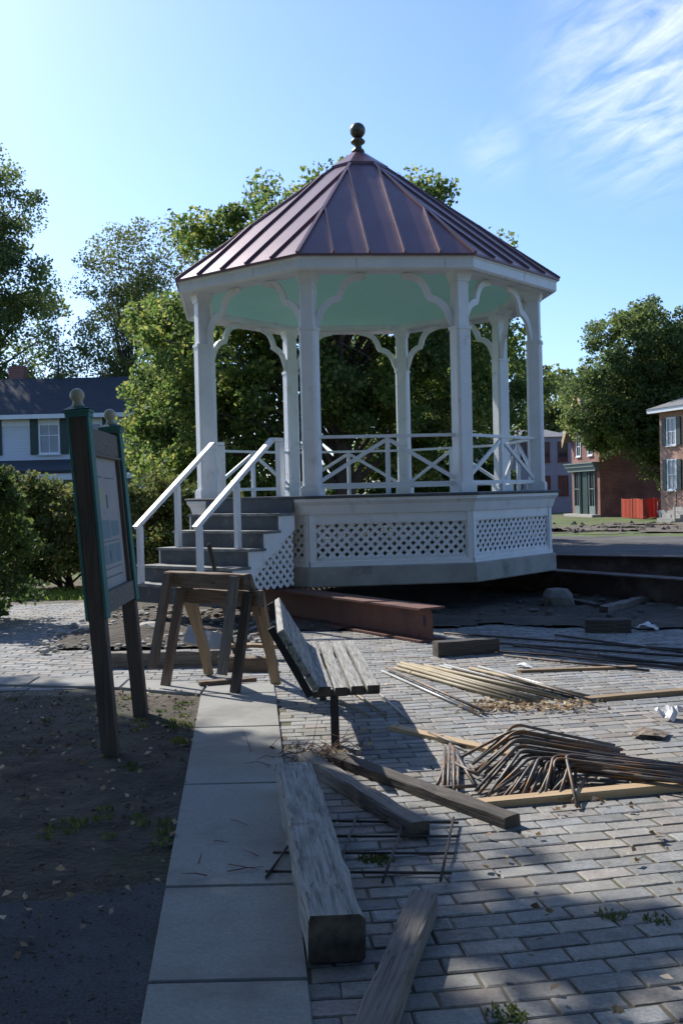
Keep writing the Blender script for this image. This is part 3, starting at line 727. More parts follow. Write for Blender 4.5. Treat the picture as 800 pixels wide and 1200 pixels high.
TS = Matrix.Rotation(-LEAN*1.07, 4, 'Y') @ Matrix.Rotation(-yaw, 4, 'Z')
mb = MB(); mb.box(-.035, .035, .06, Ls-.06, 2.02, 2.19, TS); mb.box(-.05, .05, .06, Ls-.06, 2.0, 2.018, TS); mb.build('top_rail', M['greywood'], SG, bevel=.003)
mb = MB(); mb.box(-.045, .05, .06, Ls-.06, .94, 1.08, TS); mb.build('bottom_rail', M['greywood'], SG, bevel=.003)
for u0_, u1_ in ((Ls-.115, Ls-.0605), (.0605, .10)): mb = MB(); mb.box(-.03, .04, u0_, u1_, 1.081, 1.999, TS); mb.build('side_frame', M['postwood'], SG)
mb = MB(); mb.box(-.012, .012, .101, Ls-.116, 1.082, 1.998, TS); pn = mb.build('panel', M['signface'], SG)
mb = MB()
y0, y1 = .101, Ls-.116; Wd = y1-y0
def prt(u0, u1, z0, z1, mi, x=.0135):
    mb.mi = mi; mb.add([TS @ Vector(q) for q in ((x, y0+u0*Wd, z0), (x, y0+u1*Wd, z0), (x, y0+u1*Wd, z1), (x, y0+u0*Wd, z1))], [(0,1,2,3)])
prt(.18,.42,1.86,1.868,1); prt(.5,.86,1.855,1.863,1)                 # heading rules, drawing and picture blocks as seen edge-on
prt(.15,.85,1.62,1.80,3,.0133); prt(.38,.46,1.66,1.80,2); prt(.30,.36,1.72,1.78,2); prt(.5,.56,1.64,1.74,1,.0137)
prt(.18,.55,1.43,1.56,0); prt(.6,.88,1.44,1.55,0,.0136)
prt(.15,.88,1.405,1.411,1)
prt(.16,.40,1.25,1.385,0); prt(.43,.64,1.25,1.385,0); prt(.67,.88,1.25,1.385,0)
prt(.46,.50,1.28,1.34,1,.0139); prt(.22,.26,1.30,1.36,1,.0139)
prt(.15,.88,1.215,1.221,1); prt(.15,.88,1.155,1.163,1); 
mb.build('printed_panels', M['printblue'], pn, mats=[M['printblue'], M['printdark'], M['printyellow'], M['signface']])

# ================================================================= SAWHORSES (one nested on the other)
def sawhorse(B, Cc, E_, F_, ztop, dz, off, mats, label, bl_ext=.08):
    base = (Vector(B)+Vector(F_))/2; base.z = dz
    r = empty('sawhorse', base+Vector((off[0], off[1], 0)) ); tag(r, label, 'sawhorse', 'two nested wooden sawhorses')
    L0 = (Vector(B)+Vector(Cc))/2-base; L1 = (Vector(E_)+Vector(F_))/2-base
    L0.z = L1.z = 0; ax = (L1-L0).normalized()
    nrm = ax.cross(Vector((0,0,1)))
    a, b = L0-ax*bl_ext, L1+ax*bl_ext
    o = timber('top_beam', a+Vector((0,0,ztop-.14)), b+Vector((0,0,ztop-.14)), .085, .14, mats[0], parent=r, seg=5, seed=5)
    for P, tp, mt, sd_ in ((B, L0, mats[1], -1), (Cc, L0, mats[2], 1), (E_, L1, mats[3], -1), (F_, L1, mats[4], 1)):
        ft = Vector(P)-base; ft.z = 0
        if sd_ == 1 and off[0]: ft -= Vector((off[0]*.85, -.07, 0))
        side = (ft-tp); side = side-ax*side.dot(ax); side.normalize()
        top = tp+Vector((0,0,ztop-.015))+side*.065
        mb = MB(); d = (top-ft); mid = (ft+top)/2
        M4 = Matrix((d.normalized(), ax, d.normalized().cross(ax))).transposed().to_4x4(); M4.translation = mid
        mb.box(-d.length/2, d.length/2, -.047, .047, -.021, .021)
        q = mb.build('leg', mt, r, bevel=.003); q.matrix_local = M4
    mb = MB(); 
    return r
Bq, Cq, Eq, Fq = G(195,808), G(244,793), G(275,816), G(324,806)
sawhorse(Bq, Cq, Eq, Fq, .85, .03, (0,0), [M['brownwood'], M['brownwood'], M['tanwood'], M['darkwood'], M['tanwood']], 'lower wooden sawhorse, standing on the paving with tan legs behind')
sawhorse(Bq, Cq, Eq, Fq, .84, .19, (-.105,-.02), [M['brownwood'], M['brownwood'], M['tanwood'], M['greywood'], M['brownwood']], 'upper wooden sawhorse nested on top of the other, its legs off the ground')
mb = MB(); p = AT(244.5,637,9.9); q = G(275,765,.03)
mb.tube([p, q], .022, n=10); tag(mb.build('steel_bar', M['darkrebar']), 'dark round bar leaning up behind the sawhorses, its end in the air', 'metal bar')

# ================================================================= BENCH
BN = empty('park_bench', G(390, 872)); tag(BN, 'backless-looking slatted park bench seen from its end, weathered planks on black legs', 'bench')
BN['label'] = 'weathered slatted park bench on dark legs, facing right and seen from its end'
bx = G(390, 872)
pN = [AT(372,803,6.72), AT(441,806,6.72)]      # near end of the seat, left and right
sN0, sN1 = G(371,812,.43), G(447,806,.43)
sF0, sF1 = G(357,757,.43), G(417,753,.43)
def rel(p): return Vector(p)-bx
for i in range(4):
    u = (i+.5)/4
    a = rel(sN0.lerp(sN1, u)); b = rel(sF0.lerp(sF1, u)); a.z = b.z = .395+(.0 if i else .012)
    w = (sN1-sN0).length/4-.028
    timber('seat_slat', a, b, w, .058, M['oldwood'], parent=BN, seg=6, seed=40+i, worn=.002)
bN0, bF0 = rel(sN0), rel(sF0)
rec = Vector((-.50, 0, .86)).normalized()
for i in range(4):
    off = rec*(.07+.115*i)
    a = bN0+off+Vector((.01,0,.0)); b = bF0+off+Vector((.01,0,0)); a.z = b.z = .43+off.z
    mb = MB(); x = (b-a).normalized(); zz = rec; yy = zz.cross(x).normalized()
    M4 = Matrix((x, yy, x.cross(yy))).transposed().to_4x4(); M4.translation = (a+b)/2
    L = (b-a).length; mb.box(-L/2, L/2, -.024, .024, -.052, .052)
    q = mb.build('back_slat', M['oldwood'], BN, bevel=.006); q.matrix_local = M4
for f in (.12, .88):
    c0 = rel(sN0.lerp(sF0, f)); c1 = rel(sN1.lerp(sF1, f)); mid = c0.lerp(c1, .30)
    mb = MB(); mb.box(mid.x-.028, mid.x+.028, mid.y-.028, mid.y+.028, 0, .352)
    mb.bar((c0.x-.02, c0.y, .372), (c1.x-.03, c1.y, .372), .045, .04)
    mb.bar((c0.x-.03, c0.y, .36), (c0.x-.03+rec.x*.5, c0.y, .39+rec.z*.5), .05, .02, up=(0,1,0))
    mb.build('leg', M['blackmetal'], BN)

# ================================================================= TIMBERS AND LUMBER
ZB = .02
def gz(px, py, z=ZB): return G(px, py, z)
def loose(name, a, b, w, h, mat, label, **k): return timber(name, a, b, w, h, mat, label, **k)
a, b = Vector((-.055, 3.69, ZB)), Vector((-.303, 5.86, ZB))
T1 = loose('timber', a, b, .205, .17, M['oldwood'], 'thick pale weathered timber in the foreground, lying along the concrete path', group='loose timbers', worn=.006, seg=14, seed=2)
loose('timber', G(392,896), G(600,973), .105, .075, M['darkwood'], 'long dark rough sawn timber just below the bent rods, right end in sunlight', group='loose timbers', seg=12, seed=3, worn=.005)
loose('timber', G(358,900), G(492,986), .10, .095, M['greywood'], 'grey brown timber with a split end, beside the head of the big pale timber', group='loose timbers', seg=10, seed=4, worn=.007)
loose('timber', Vector((-.03,2.75,ZB)), Vector((.29,4.1,ZB)), .105, .10, M['greywood'], 'short grey timber cut off by the bottom edge of the photo', group='loose timbers', seg=8, seed=5, worn=.006)
loose('lumber', G(459,856), G(600,889), .085, .04, M['newwood'], 'clean pale board running in under the left of the bent rods', cat='lumber', group='pine boards on the pavers', seed=6, worn=.001)
loose('lumber', G(548,950), Vector((2.9,5.95,ZB)), .09, .05, M['newwood'], 'long clean pale board in front of the bent rods', cat='lumber', group='pine boards on the pavers', seed=7, worn=.001)
loose('lumber', G(685,824), Vector((4.6,8.9,ZB)), .09, .045, M['tanwood'], 'tan board at the right edge beyond the brown sheet', cat='lumber', group='pine boards on the pavers', seed=8, worn=.001)
loose('lumber', G(605,790), G(745,785), .07, .04, M['tanwood'], 'tan board half in shade behind the straight rods', cat='lumber', group='pine boards on the pavers', seed=9, worn=.001)
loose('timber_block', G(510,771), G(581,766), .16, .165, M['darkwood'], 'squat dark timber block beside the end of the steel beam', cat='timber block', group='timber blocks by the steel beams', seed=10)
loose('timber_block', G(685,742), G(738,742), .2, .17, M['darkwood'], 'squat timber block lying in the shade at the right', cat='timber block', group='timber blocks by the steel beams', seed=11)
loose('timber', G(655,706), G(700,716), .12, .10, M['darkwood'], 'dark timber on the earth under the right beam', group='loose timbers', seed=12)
loose('log', G(707,721), G(755,708), .13, .12, M['greywood'], 'grey log end beyond the shaded timber block', cat='log', seed=13, worn=.01)
loose('plank', G(745,708), G(830,722), .16, .05, M['greywood'], 'sunlit grey plank at the right edge below the beam', cat='plank', seed=14)
loose('timber', G(124,784), G(262,781), .12, .165, M['greywood'], 'timber kerb standing on the pavers behind the notice board and sawhorses', group='loose timbers', seed=15, seg=14)
loose('timber', G(259,786), G(316,788), .14, .15, M['brownwood'], 'short brown timber behind the right legs of the sawhorses', group='loose timbers', seed=16)
loose('plank', G(268,777)+Vector((0,.25,.13)), G(345,780)+Vector((0,.3,.13)), .13, .035, M['tanwood'], 'flat tan plank lying across the timbers behind the sawhorses', cat='plank', seed=17)
loose('plank', G(216,768,.04)+Vector((0,.1,.20)), G(262,766,.04)+Vector((0.08,.1,.05)), .26, .03, M['limestone'], 'pale grey board tilted over the kerb timber behind the sawhorses', cat='plank', seed=18, lean=.6)
loose('plank', G(233,803,.035), G(300,798,.035), .09, .035, M['brownwood'], 'short brown board flat under the sawhorses', cat='plank', seed=19)
loose('timber', G(150,697,.04), G(182,690,.04), .25, .22, M['limestone'], 'pale stone coloured block beside the bottom stair post', cat='block', seed=20)
loose('timber', G(320,716), G(250,700), .2, .2, M['darkwood'], 'dark crib timber under the stairs', group='loose timbers', seed=21)

# ================================================================= STEEL BARS
def rod(name, pts, r, mat, label, group, n=7, cat='steel rod'):
    mb = MB(); c = Vector(pts[0]); mb.tube([Vector(p)-c for p in pts], r, n=n)
    o = mb.build(name, mat, loc=c); return tag(o, label, cat, group)
rr = random.Random(11)
# straight rods fanned on the sunlit pavers
st = [((447,786),(560,836),'palerod'),((452,782),(566,833),'rebar'),((463,783),(612,825),'tanrod'),((466,779),(622,824),'tanrod'),((470,777),(630,822),'tanrod'),
      ((480,778),(640,822),'tanrod'),((492,779),(648,818),'darkrebar'),((498,780),(655,817),'tanrod'),((515,780),(668,821),'palerod'),((520,779),(680,821),'palerod'),
      ((530,783),(672,818),'darkrebar'),((550,783),(690,817),'tanrod'),((560,781),(700,820),'palerod'),((575,786),(697,822),'rebar')]
names_ = {'palerod': 'galvanised', 'tanrod': 'tan', 'rebar': 'brown', 'darkrebar': 'dark'}
for i, (a, b, m) in enumerate(st):
    r_ = .0115 if m != 'tanrod' else .018
    z = ZB+.01+(.018 if i % 3 == 1 else 0)
    rod('steel_rod', [G(*a, z), G(*b, z+.004)], r_, M[m],
        names_[m]+' straight rod in the fan of rods lying left of the leaf litter', 'straight rods fanned out on the pavers')
rod('steel_rod', [G(430,800,.03), G(482,846,.03)], .009, M['palerod'], 'single pale rod lying apart beside the bench seat', 'straight rods fanned out on the pavers')
for i, (a, b) in enumerate([((430,838),(372,806)), ((452,838),(398,800))]):
    rod('steel_rod', [G(*a,.03), G(*b,.03)], .009, M['tanrod'], 'thin tan rod on the pavers under the bench', 'thin rods under the bench')
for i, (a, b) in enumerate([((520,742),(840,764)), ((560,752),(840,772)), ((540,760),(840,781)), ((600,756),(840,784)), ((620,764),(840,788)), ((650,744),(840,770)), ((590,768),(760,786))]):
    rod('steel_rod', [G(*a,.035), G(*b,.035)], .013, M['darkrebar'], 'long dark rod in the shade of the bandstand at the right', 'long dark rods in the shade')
# bent bars: a short leg to the lower left, an elbow, a long leg to the right
def bent(elb, zel, foot, end, zend, mat, label, r=.0098):
    e = G(elb[0], elb[1], zel); f = G(foot[0], foot[1], .035); g = G(end[0], end[1], zend)
    u = (f-e).normalized(); v = (g-e).normalized(); k = .055
    pts = [f]
    a = e+u*k; b = e+v*k
    for i in range(7):
        t = i/6; pts.append(a*(1-t)**2+e*2*t*(1-t)+b*t*t)
    pts.append(e+v*((g-e).length*.5)+Vector((0,0,-.004))); pts.append(g)
    return rod('bent_rod', pts, r, mat, label, 'bent reinforcing bars in a heap', cat='reinforcing bar')
bars = [((598,853),.20,(546,891),(712,877)),((604,850),.22,(552,893),(720,874)),((608,853),.21,(560,896),(722,879)),((600,858),.19,(556,905),(726,882)),
        ((607,863),.17,(562,908),(730,884)),((612,868),.16,(568,905),(728,887)),((602,870),.15,(558,899),(800,896)),((606,874),.15,(563,929),(812,899)),
        ((611,877),.14,(572,927),(815,901)),((622,886),.13,(580,929),(830,903)),((628,887),.13,(592,930),(824,906)),((633,886),.14,(612,932),(836,908)),
        ((640,889),.12,(616,934),(830,910)),((646,884),.15,(631,931),(840,903)),((652,886),.14,(640,926),(835,912)),((661,886),.15,(672,945),(840,906)),
        ((657,890),.12,(645,930),(832,914)),((668,892),.12,(658,934),(838,915)),((674,889),.14,(680,922),(842,911)),((690,910),.05,(671,941),(845,918)),
        ((616,882),.12,(586,925),(800,904)),((625,892),.10,(600,932),(820,913)),((649,893),.10,(628,934),(825,917)),((664,897),.09,(648,932),(835,918))]
rq = random.Random(5)
for e, z, f, g in [bars[k] for k in (0, 2, 4, 5, 7, 9, 10, 12, 13, 14, 17, 21, 22, 23, 8, 11)]:
    bars.append(((e[0]+rq.uniform(-5,7), e[1]+rq.uniform(1,8)), max(.06, z-.03), (f[0]+rq.uniform(-9,12), f[1]+rq.uniform(-6,3)), (g[0]+rq.uniform(-20,10), g[1]+rq.uniform(-4,6))))
for i, (e, z, f, g) in enumerate(bars):
    e = (e[0]+rq.uniform(-3,3), e[1]+rq.uniform(-3,3)); f = (f[0]+rq.uniform(-7,7), f[1]+rq.uniform(-5,4)); z += rq.uniform(-.02,.03); g = (g[0], g[1]+rq.uniform(-3,3))
    lab = 'rust brown bent bar in the heap of bent bars, elbow raised off the pavers'
    if i == 1: lab = 'bent bar with the highest elbow at the top of the heap of bent bars'
    if i == 19: lab = 'low bent bar at the right front of the heap of bent bars'
    bent(e, z, f, g, .05+.012*(i % 5), M['rebar'], lab)
for i, (a, b) in enumerate([((521,876),(519,925)),((526,874),(525,926)),((531,876),(532,926)),((536,880),(537,924)),((527,872),(556,920)),((530,893),(560,908)),((512,920),(520,900)),
                            ((502,858),(545,876)),((500,924),(556,921))]):
    rod('short_rod', [G(*a, .04+.006*(i%3)), G(*b, .04+.006*(i%3))], .0108, M['rebar'], 'short brown bar end lying left of the heap of bent bars', 'short bars beside the heap')
# welded mat in the foreground
MT = empty('rebar_mat', G(430,1000)); tag(MT, 'dark grid of tied bars lying on the shaded pavers beside the big pale timber', 'rebar mat'); c = G(430,1000)
for (a, b) in (((385,962),(537,964)), ((380,980),(537,980)), ((320,999),(532,1000)), ((311,1021),(529,1023))):
    mb = MB(); mb.tube([G(*a,.038)-c, G(*b,.030)-c], .0066, n=7); mb.build('cross_bar', M['darkrebar'], MT)
for (a, b) in (((531,958),(516,1032)), ((475,958),(448,1034)), ((418,956),(392,1028)), ((338,990),(312,1028))):
    mb = MB(); mb.tube([G(*a,.055)-c, G(*b,.044)-c], .0066, n=7); mb.build('long_bar', M['darkrebar'], MT)

# ================================================================= LITTER
def crumple(name, p, sx, sy, h, mat, label, cat, seed=1, n=7):
    r = random.Random(seed); vs = []; fs = []
    for j in range(n):
        for i in range(n):
            u, v = i/(n-1)-.5, j/(n-1)-.5
            vs.append((u*sx+r.uniform(-.1,.1)*sx/n, v*sy+r.uniform(-.1,.1)*sy/n, .012+h*(.5-abs(u+v*.5))+r.uniform(0,.4)*h))
    for j in range(n-1):
        for i in range(n-1): fs.append((j*n+i, j*n+i+1, (j+1)*n+i+1, (j+1)*n+i))
    mb = MB(); mb.add(vs, fs); o = mb.build(name, mat, loc=p)
    so_ = o.modifiers.new('s', 'SOLIDIFY'); so_.thickness = .002
    o.rotation_euler = (0, 0, r.uniform(0, 3)); return tag(o, label, cat)
crumple('plastic_scrap', G(783,842,ZB), .15, .16, .10, M['paper'], 'crumpled white plastic scrap on the pavers near the right edge', 'litter', 3)
crumple('brown_sheet', G(762,862,ZB), .22, .2, .03, M['brownsheet'], 'torn brown sheet on the pavers left of the white scrap', 'litter', 4)
crumple('white_scrap', G(757,738,ZB), .22, .18, .10, M['paper'], 'white scrap in the shade by the logs', 'litter', 5)
crumple('white_scrap', G(614,782,ZB), .2, .08, .03, M['paper'], 'small white scrap behind the straight rods', 'litter', 6)
mb = MB(); p = G(146,781); mb.lathe(p, [(.001,0),(.02,.0),(.013,.05),(.001,.14)], n=8); tag(mb.build('marking_flag', M['orange']), 'tiny orange marker at the foot of the kerb timber', 'marker')
mb = MB(); 
def scatter_leaves(name, pts, size, mat, label, lift=.01, stand=.35, seed=5, cat=None):
    r = np.random.default_rng(seed); n = len(pts); P = np.array([(p[0], p[1], p[2]+lift) for p in pts])
    ax = r.normal(size=(n,3)); ax[:,2] *= stand; ax /= np.linalg.norm(ax,axis=1)[:,None]
    b = r.normal(size=(n,3)); b[:,2] *= stand; b -= ax*(ax*b).sum(1)[:,None]; b /= np.linalg.norm(b,axis=1)[:,None]
    s = size*(.6+.8*r.random(n))[:,None]
    V = np.stack([P-ax*s*.5, P-b*s*.33+[0,0,.004], P+ax*s*.5, P+b*s*.33+[0,0,.006]],1)
    V[:,:,2] = np.maximum(V[:,:,2], P[:,2][:,None]-.004)
    mesh_obj = quads(name, V, mat); 
    return kind(mesh_obj, 'stuff', label, cat)
def quads(name, V, mat, parent=None):
    n = len(V); me = bpy.data.meshes.new(name)
    me.vertices.add(n*4); me.vertices.foreach_set('co', V.reshape(-1).astype(np.float32))
    me.loops.add(n*4); me.loops.foreach_set('vertex_index', np.arange(n*4, dtype=np.int32))
    me.polygons.add(n); me.polygons.foreach_set('loop_start', np.arange(0, n*4, 4, dtype=np.int32))
    me.polygons.foreach_set('loop_total', np.full(n, 4, dtype=np.int32))
    me.materials.append(mat); me.update(calc_edges=True); me.validate()
    o = bpy.data.objects.new(name, me); COL.objects.link(o)
    if parent is not None: o.parent = parent
    return o
r = random.Random(21); pts = []
for _ in range(420):                                             # drift at the end of the rods
    t = r.random()**1.5; p = G(562+130*t+r.gauss(0,10), 828+r.gauss(0,3.6), ZB+.01); pts.append(p)
for _ in range(90): pts.append(G(r.gauss(380,22), r.gauss(884,7), ZB+.005))
for _ in range(200):
    y = 3.2+r.random()**1.3*9; pts.append(Vector((r.uniform(-.1, 4.5), y, ZB+.008)))
for cxx, cyy in ((573,1017),(738,950),(770,985),(745,1008),(720,1188),(700,940),(655,950),(640,1070),(590,930)):
    for _ in range(5): pts.append(G(cxx+r.gauss(0,4), cyy+r.gauss(0,3), ZB+.008))
scatter_leaves('fallen_leaves', pts, .040, LM['dry'], 'dry brown leaves scattered on the pavers')
pts = []
for _ in range(800):
    y = r.uniform(2.8, 9.0); x = r.uniform(-4.5, walk_x(y,'l')+.03*r.random())
    pts.append(Vector((x, y, .035)))
scatter_leaves('leaf_litter', pts, .042, LM['dry'], 'small dry leaves and chips on the bare earth bed', stand=.5, seed=9)
mb = MB(); r = random.Random(77)
def clod(mb, x, y, z, s):
    a = r.uniform(0, 6); vs = []
    for (ux, uy, uz) in ((1,0,0),(0,1,0),(-1,0,0),(0,-1,0),(0,0,1),(0,0,-1)):
        q = s*r.uniform(.6,1.3); vs.append((x+(ux*cos(a)-uy*sin(a))*q, y+(ux*sin(a)+uy*cos(a))*q, z+uz*q*.6))
    mb.add(vs, [(0,1,4),(1,2,4),(2,3,4),(3,0,4),(1,0,5),(2,1,5),(3,2,5),(0,3,5)])
for _ in range(2600):
    y = r.uniform(4.4, 9.1); x = r.uniform(-4.6, walk_x(y,'l')+.02); clod(mb, x, y, .03, .006+.016*r.random()**4)
for _ in range(1500):
    y = r.uniform(2.9, 4.6); x = r.uniform(-2.4, walk_x(y,'l')+.03); clod(mb, x, y, .030, .003+.007*r.random()**3)
kind(mb.build('soil_clods', M['rubbledirt'], normals=False), 'stuff', 'small clods and grit on the bare earth and old asphalt')
# twigs by the bench foot
mb = MB(); r = random.Random(8)
for _ in range(60):
    p = G(r.gauss(368,28), r.gauss(888,8), .03); d = Vector((r.uniform(-1,1), r.uniform(-.5,.5), r.uniform(0,.5))).normalized()*r.uniform(.08,.28)
    mb.tube([p, p+d*.5+Vector((0,0,.02)), p+d], [.003,.0025,.001], n=4)
for _ in range(7):
    p = G(r.gauss(262,22), r.gauss(1000,25), .042); d = Vector((r.uniform(-1,1), r.uniform(-.5,.5), .02)).normalized()*r.uniform(.06,.2)
    mb.tube([p, p+d*.5+Vector((r.uniform(-.02,.02),r.uniform(-.02,.02),.003)), p+d], [.003,.0025,.001], n=4)
kind(mb.build('twigs', LM['twig'], normals=False), 'stuff', 'thin reddish twigs strewn by the bench foot and the path')
# grass tufts and weeds
def blades(name, centres, h, n, mat, label, seed):
    r = np.random.default_rng(seed); V = []
    for (cx_2, cy_2, cz_2, rad) in centres:
        for _ in range(n):
            a = r.random()*2*pi; q = rad*sqrt(r.random()); x, y = cx_2+q*cos(a), cy_2+q*sin(a); hh = h*(.4+.8*r.random())
            la = r.random()*2*pi; lx, ly = cos(la)*hh*.55, sin(la)*hh*.55; w = .004+h*.02
            V.append([(x-w,y,cz_2),(x+w,y+w,cz_2),(x+lx*.45+w,y+ly*.45,cz_2+hh*.7),(x+lx,y+ly,cz_2+hh)])
    return kind(quads(name, np.array(V), mat), 'stuff', label)
r = random.Random(4); cs = []
for (px, py, k_, s_) in ((205,850,5,.12),(205,833,4,.12),(168,850,3,.1),(150,960,10,.3),(120,975,5,.3),(330,995,0,0),(215,870,6,.06)):
    for _ in range(k_):
        p = G(px, py, .03); p.x += r.gauss(0,s_); p.y += r.gauss(0,s_); cs.append((min(p.x, walk_x(p.y,'l')-.06), p.y, .03, .05))
for _ in range(22): y_ = r.uniform(4.9,8.8); cs.append((min(r.uniform(-4,-1.2), walk_x(y_,'l')-.06), y_, .028, .05))
blades('weed_tufts', cs, .026, 22, LM['grass'], 'sparse green weed tufts in the bare earth bed', 3)
cs = [(G(p, q, .01).x, G(p, q, .01).y, .012, .06) for p, q in ((440,1005),(448,1010),(432,1008),(590,1190),(600,1194),(715,1075),(770,1080))]
blades('joint_moss', cs, .018, 60, LM['grass'], 'green moss and grass in the paver joints', 4)
LM['lawn'] = leafmat('lawn_blades', [(.09, .15, .03), (.13, .20, .04), (.20, .24, .07)], trans=.5)
cs = [(r.uniform(-9,-2.3), r.uniform(17.7,19.6), -.02, .25) for _ in range(260)]
blades('grass_strip', cs, .10, 30, LM['lawn'], 'strip of green grass in front of the shrubs', 5)
# rocks and rubble
def rock(mb, p, s, r):
    bm = bmesh.new(); bmesh.ops.create_icosphere(bm, subdivisions=2, radius=1)
    sx, sy, sz = s*r.uniform(.8,1.4), s*r.uniform(.7,1.2), s*r.uniform(.45,.8); a = r.uniform(0,6); o = Vector((r.random()*50, 0, 0))
    vs = []
    for v in bm.verts:
        k = 1+.35*noise.noise(v.co*1.3+o); q = v.co*k; q = Vector((max(-.8,min(.8,q.x)),max(-.8,min(.8,q.y)),max(-.7,min(.8,q.z))))
        vs.append((p[0]+(q.x*cos(a)*sx-q.y*sin(a)*sy), p[1]+(q.x*sin(a)*sx+q.y*cos(a)*sy), p[2]+q.z*sz))
    mb.add(vs, [[v.index for v in f.verts] for f in bm.faces]); bm.free()
mb = MB(); r = random.Random(16)
for _ in range(420):
    x, y = r.uniform(-3.6,-.8), r.uniform(11.3,15.2); rock(mb, (x, y, .05), r.uniform(.012,.05), r)
kind(mb.build('broken_stone', M['limestone'], normals=False), 'stuff', 'sunlit broken stone and earth in front of the stairs')
mb = MB(); r = random.Random(15)
for _ in range(420):
    a = r.uniform(0,2*pi); q = r.uniform(2.6,4.8); x, y = .6+q*cos(a), 17.3+q*sin(a)*1.1
    if in_pit(x, y): rock(mb, (x, y, .05), r.uniform(.015,.06), r)
kind(mb.build('rubble', M['stone_in_shade'], normals=False), 'stuff', 'small stones and rubble on the dug earth round the bandstand')
for i, (px, py, s, lab) in enumerate([(133,718,.16,'pale broken stone between the notice board posts'), (176,745,.2,'flat white stone slab on the earth behind the sawhorses'), (654,712,.34,'big dark stone under the right corner of the bandstand'),
                                      (115,740,.12,'small pale stone at the foot of the rubble left of the notice board')]):
    mb = MB(); rock(mb, (0,0,.05), s, random.Random(60+i)); tag(mb.build('stone', M['stone_in_shade'] if i == 2 else M['limestone'], loc=G(px, py)), lab, 'stone')

# ================================================================= TREES AND SHRUBS
def leaves(name, C, per, rad, size, mat, parent, seed, up=.35, flat=.8):
    r = np.random.default_rng(seed); n = len(C)*per
    cen = np.repeat(np.array(C)[:, :3], per, axis=0); cr_ = np.repeat(np.array(C)[:, 3], per)[:, None]
    d = r.normal(size=(n,3)); d /= np.linalg.norm(d,axis=1)[:,None]; d *= (r.random(n)**.45)[:,None]; d[:,2] *= flat
    P = cen+d*cr_*rad
    ax = r.normal(size=(n,3)); ax[:,2] -= .25; ax /= np.linalg.norm(ax,axis=1)[:,None]
    nn = r.normal(size=(n,3)); nn[:,2] += up*2; b = np.cross(ax, nn); b /= np.linalg.norm(b,axis=1)[:,None]
    s = size*(.6+.8*r.random(n))[:,None]
    nrm = np.cross(ax, b)
    V = np.stack([P-ax*s*.5, P-b*s*.36+nrm*s*.08, P+ax*s*.5, P+b*s*.36+nrm*s*.08],1)
    return quads(name, V, mat, parent)
def tree(name, loc, blobs, ncl, per, crad, size, mat, trunk_r, seed, label, group=None, cat='tree', nlimb=26, fork=.3, shell=.55):
    r = random.Random(seed); root = empty(name, loc); tag(root, label, cat, group)
    tot = sum(b[3]*b[4]*b[5] for b in blobs); C = []
    for b in blobs:
        k = max(3, int(ncl*b[3]*b[4]*b[5]/tot))
        for _ in range(k):
            d = Vector((r.gauss(0,1), r.gauss(0,1), r.gauss(0,1))).normalized(); q = shell+(1-shell)*r.random()**.7
            q *= 1+.18*noise.noise(d*2.2+Vector((seed, 0, 0)))
            C.append((b[0]+d.x*b[3]*q, b[1]+d.y*b[4]*q, b[2]+d.z*b[5]*q, r.uniform(.55, 1.2)))
    zmax = max(c[2] for c in C); ztop = zmax*.82; cxm = sum(c[0] for c in C)/len(C); 
    mb = MB(); zf = min(c[2] for c in C)+.1*zmax
    tp = [Vector((0,0,-.1)), Vector((.03,.02,zf*.5)), Vector((cxm*.25, 0, zmax*.4)), Vector((cxm*.6, .1, zmax*.62)), Vector((cxm*.8,0,ztop))]
    mb.tube([tp[0], tp[0]+Vector((0,0,.35))]+tp[1:], [trunk_r*1.5, trunk_r*1.05, trunk_r, trunk_r*.75, trunk_r*.4, trunk_r*.12], n=9)
    pick = r.sample(C, min(nlimb, len(C)))
    for c in pick:
        e = Vector(c[:3]); t = min(.95, max(fork, (e.z/zmax)*.75)); 
        f = t*(len(tp)-1); i = min(len(tp)-2, int(f)); s0 = tp[i].lerp(tp[i+1], f-i)
        if s0.z > e.z-.2: s0 = tp[0].lerp(tp[2], max(.25, min(1, (e.z-.5)/max(.1, tp[2].z))))
        m = s0.lerp(e, .5)+Vector((r.uniform(-.3,.3), r.uniform(-.3,.3), .12*(e-s0).length))
        R = trunk_r*.34*(1-.4*t); mb.tube([s0, m, e], [R, R*.55, R*.12], n=5, caps=False)
        for _ in range(2):
            c2 = r.choice(C); e2 = Vector(c2[:3])
            if (e2-m).length < 2.6: mb.tube([m, m.lerp(e2,.5)+Vector((0,0,.1)), e2], [R*.35, R*.2, R*.06], n=4, caps=False)
    mb.build('trunk', M['bark'], root, normals=False)
    leaves('crown', C, per, crad, size, mat, root, seed)
    return root
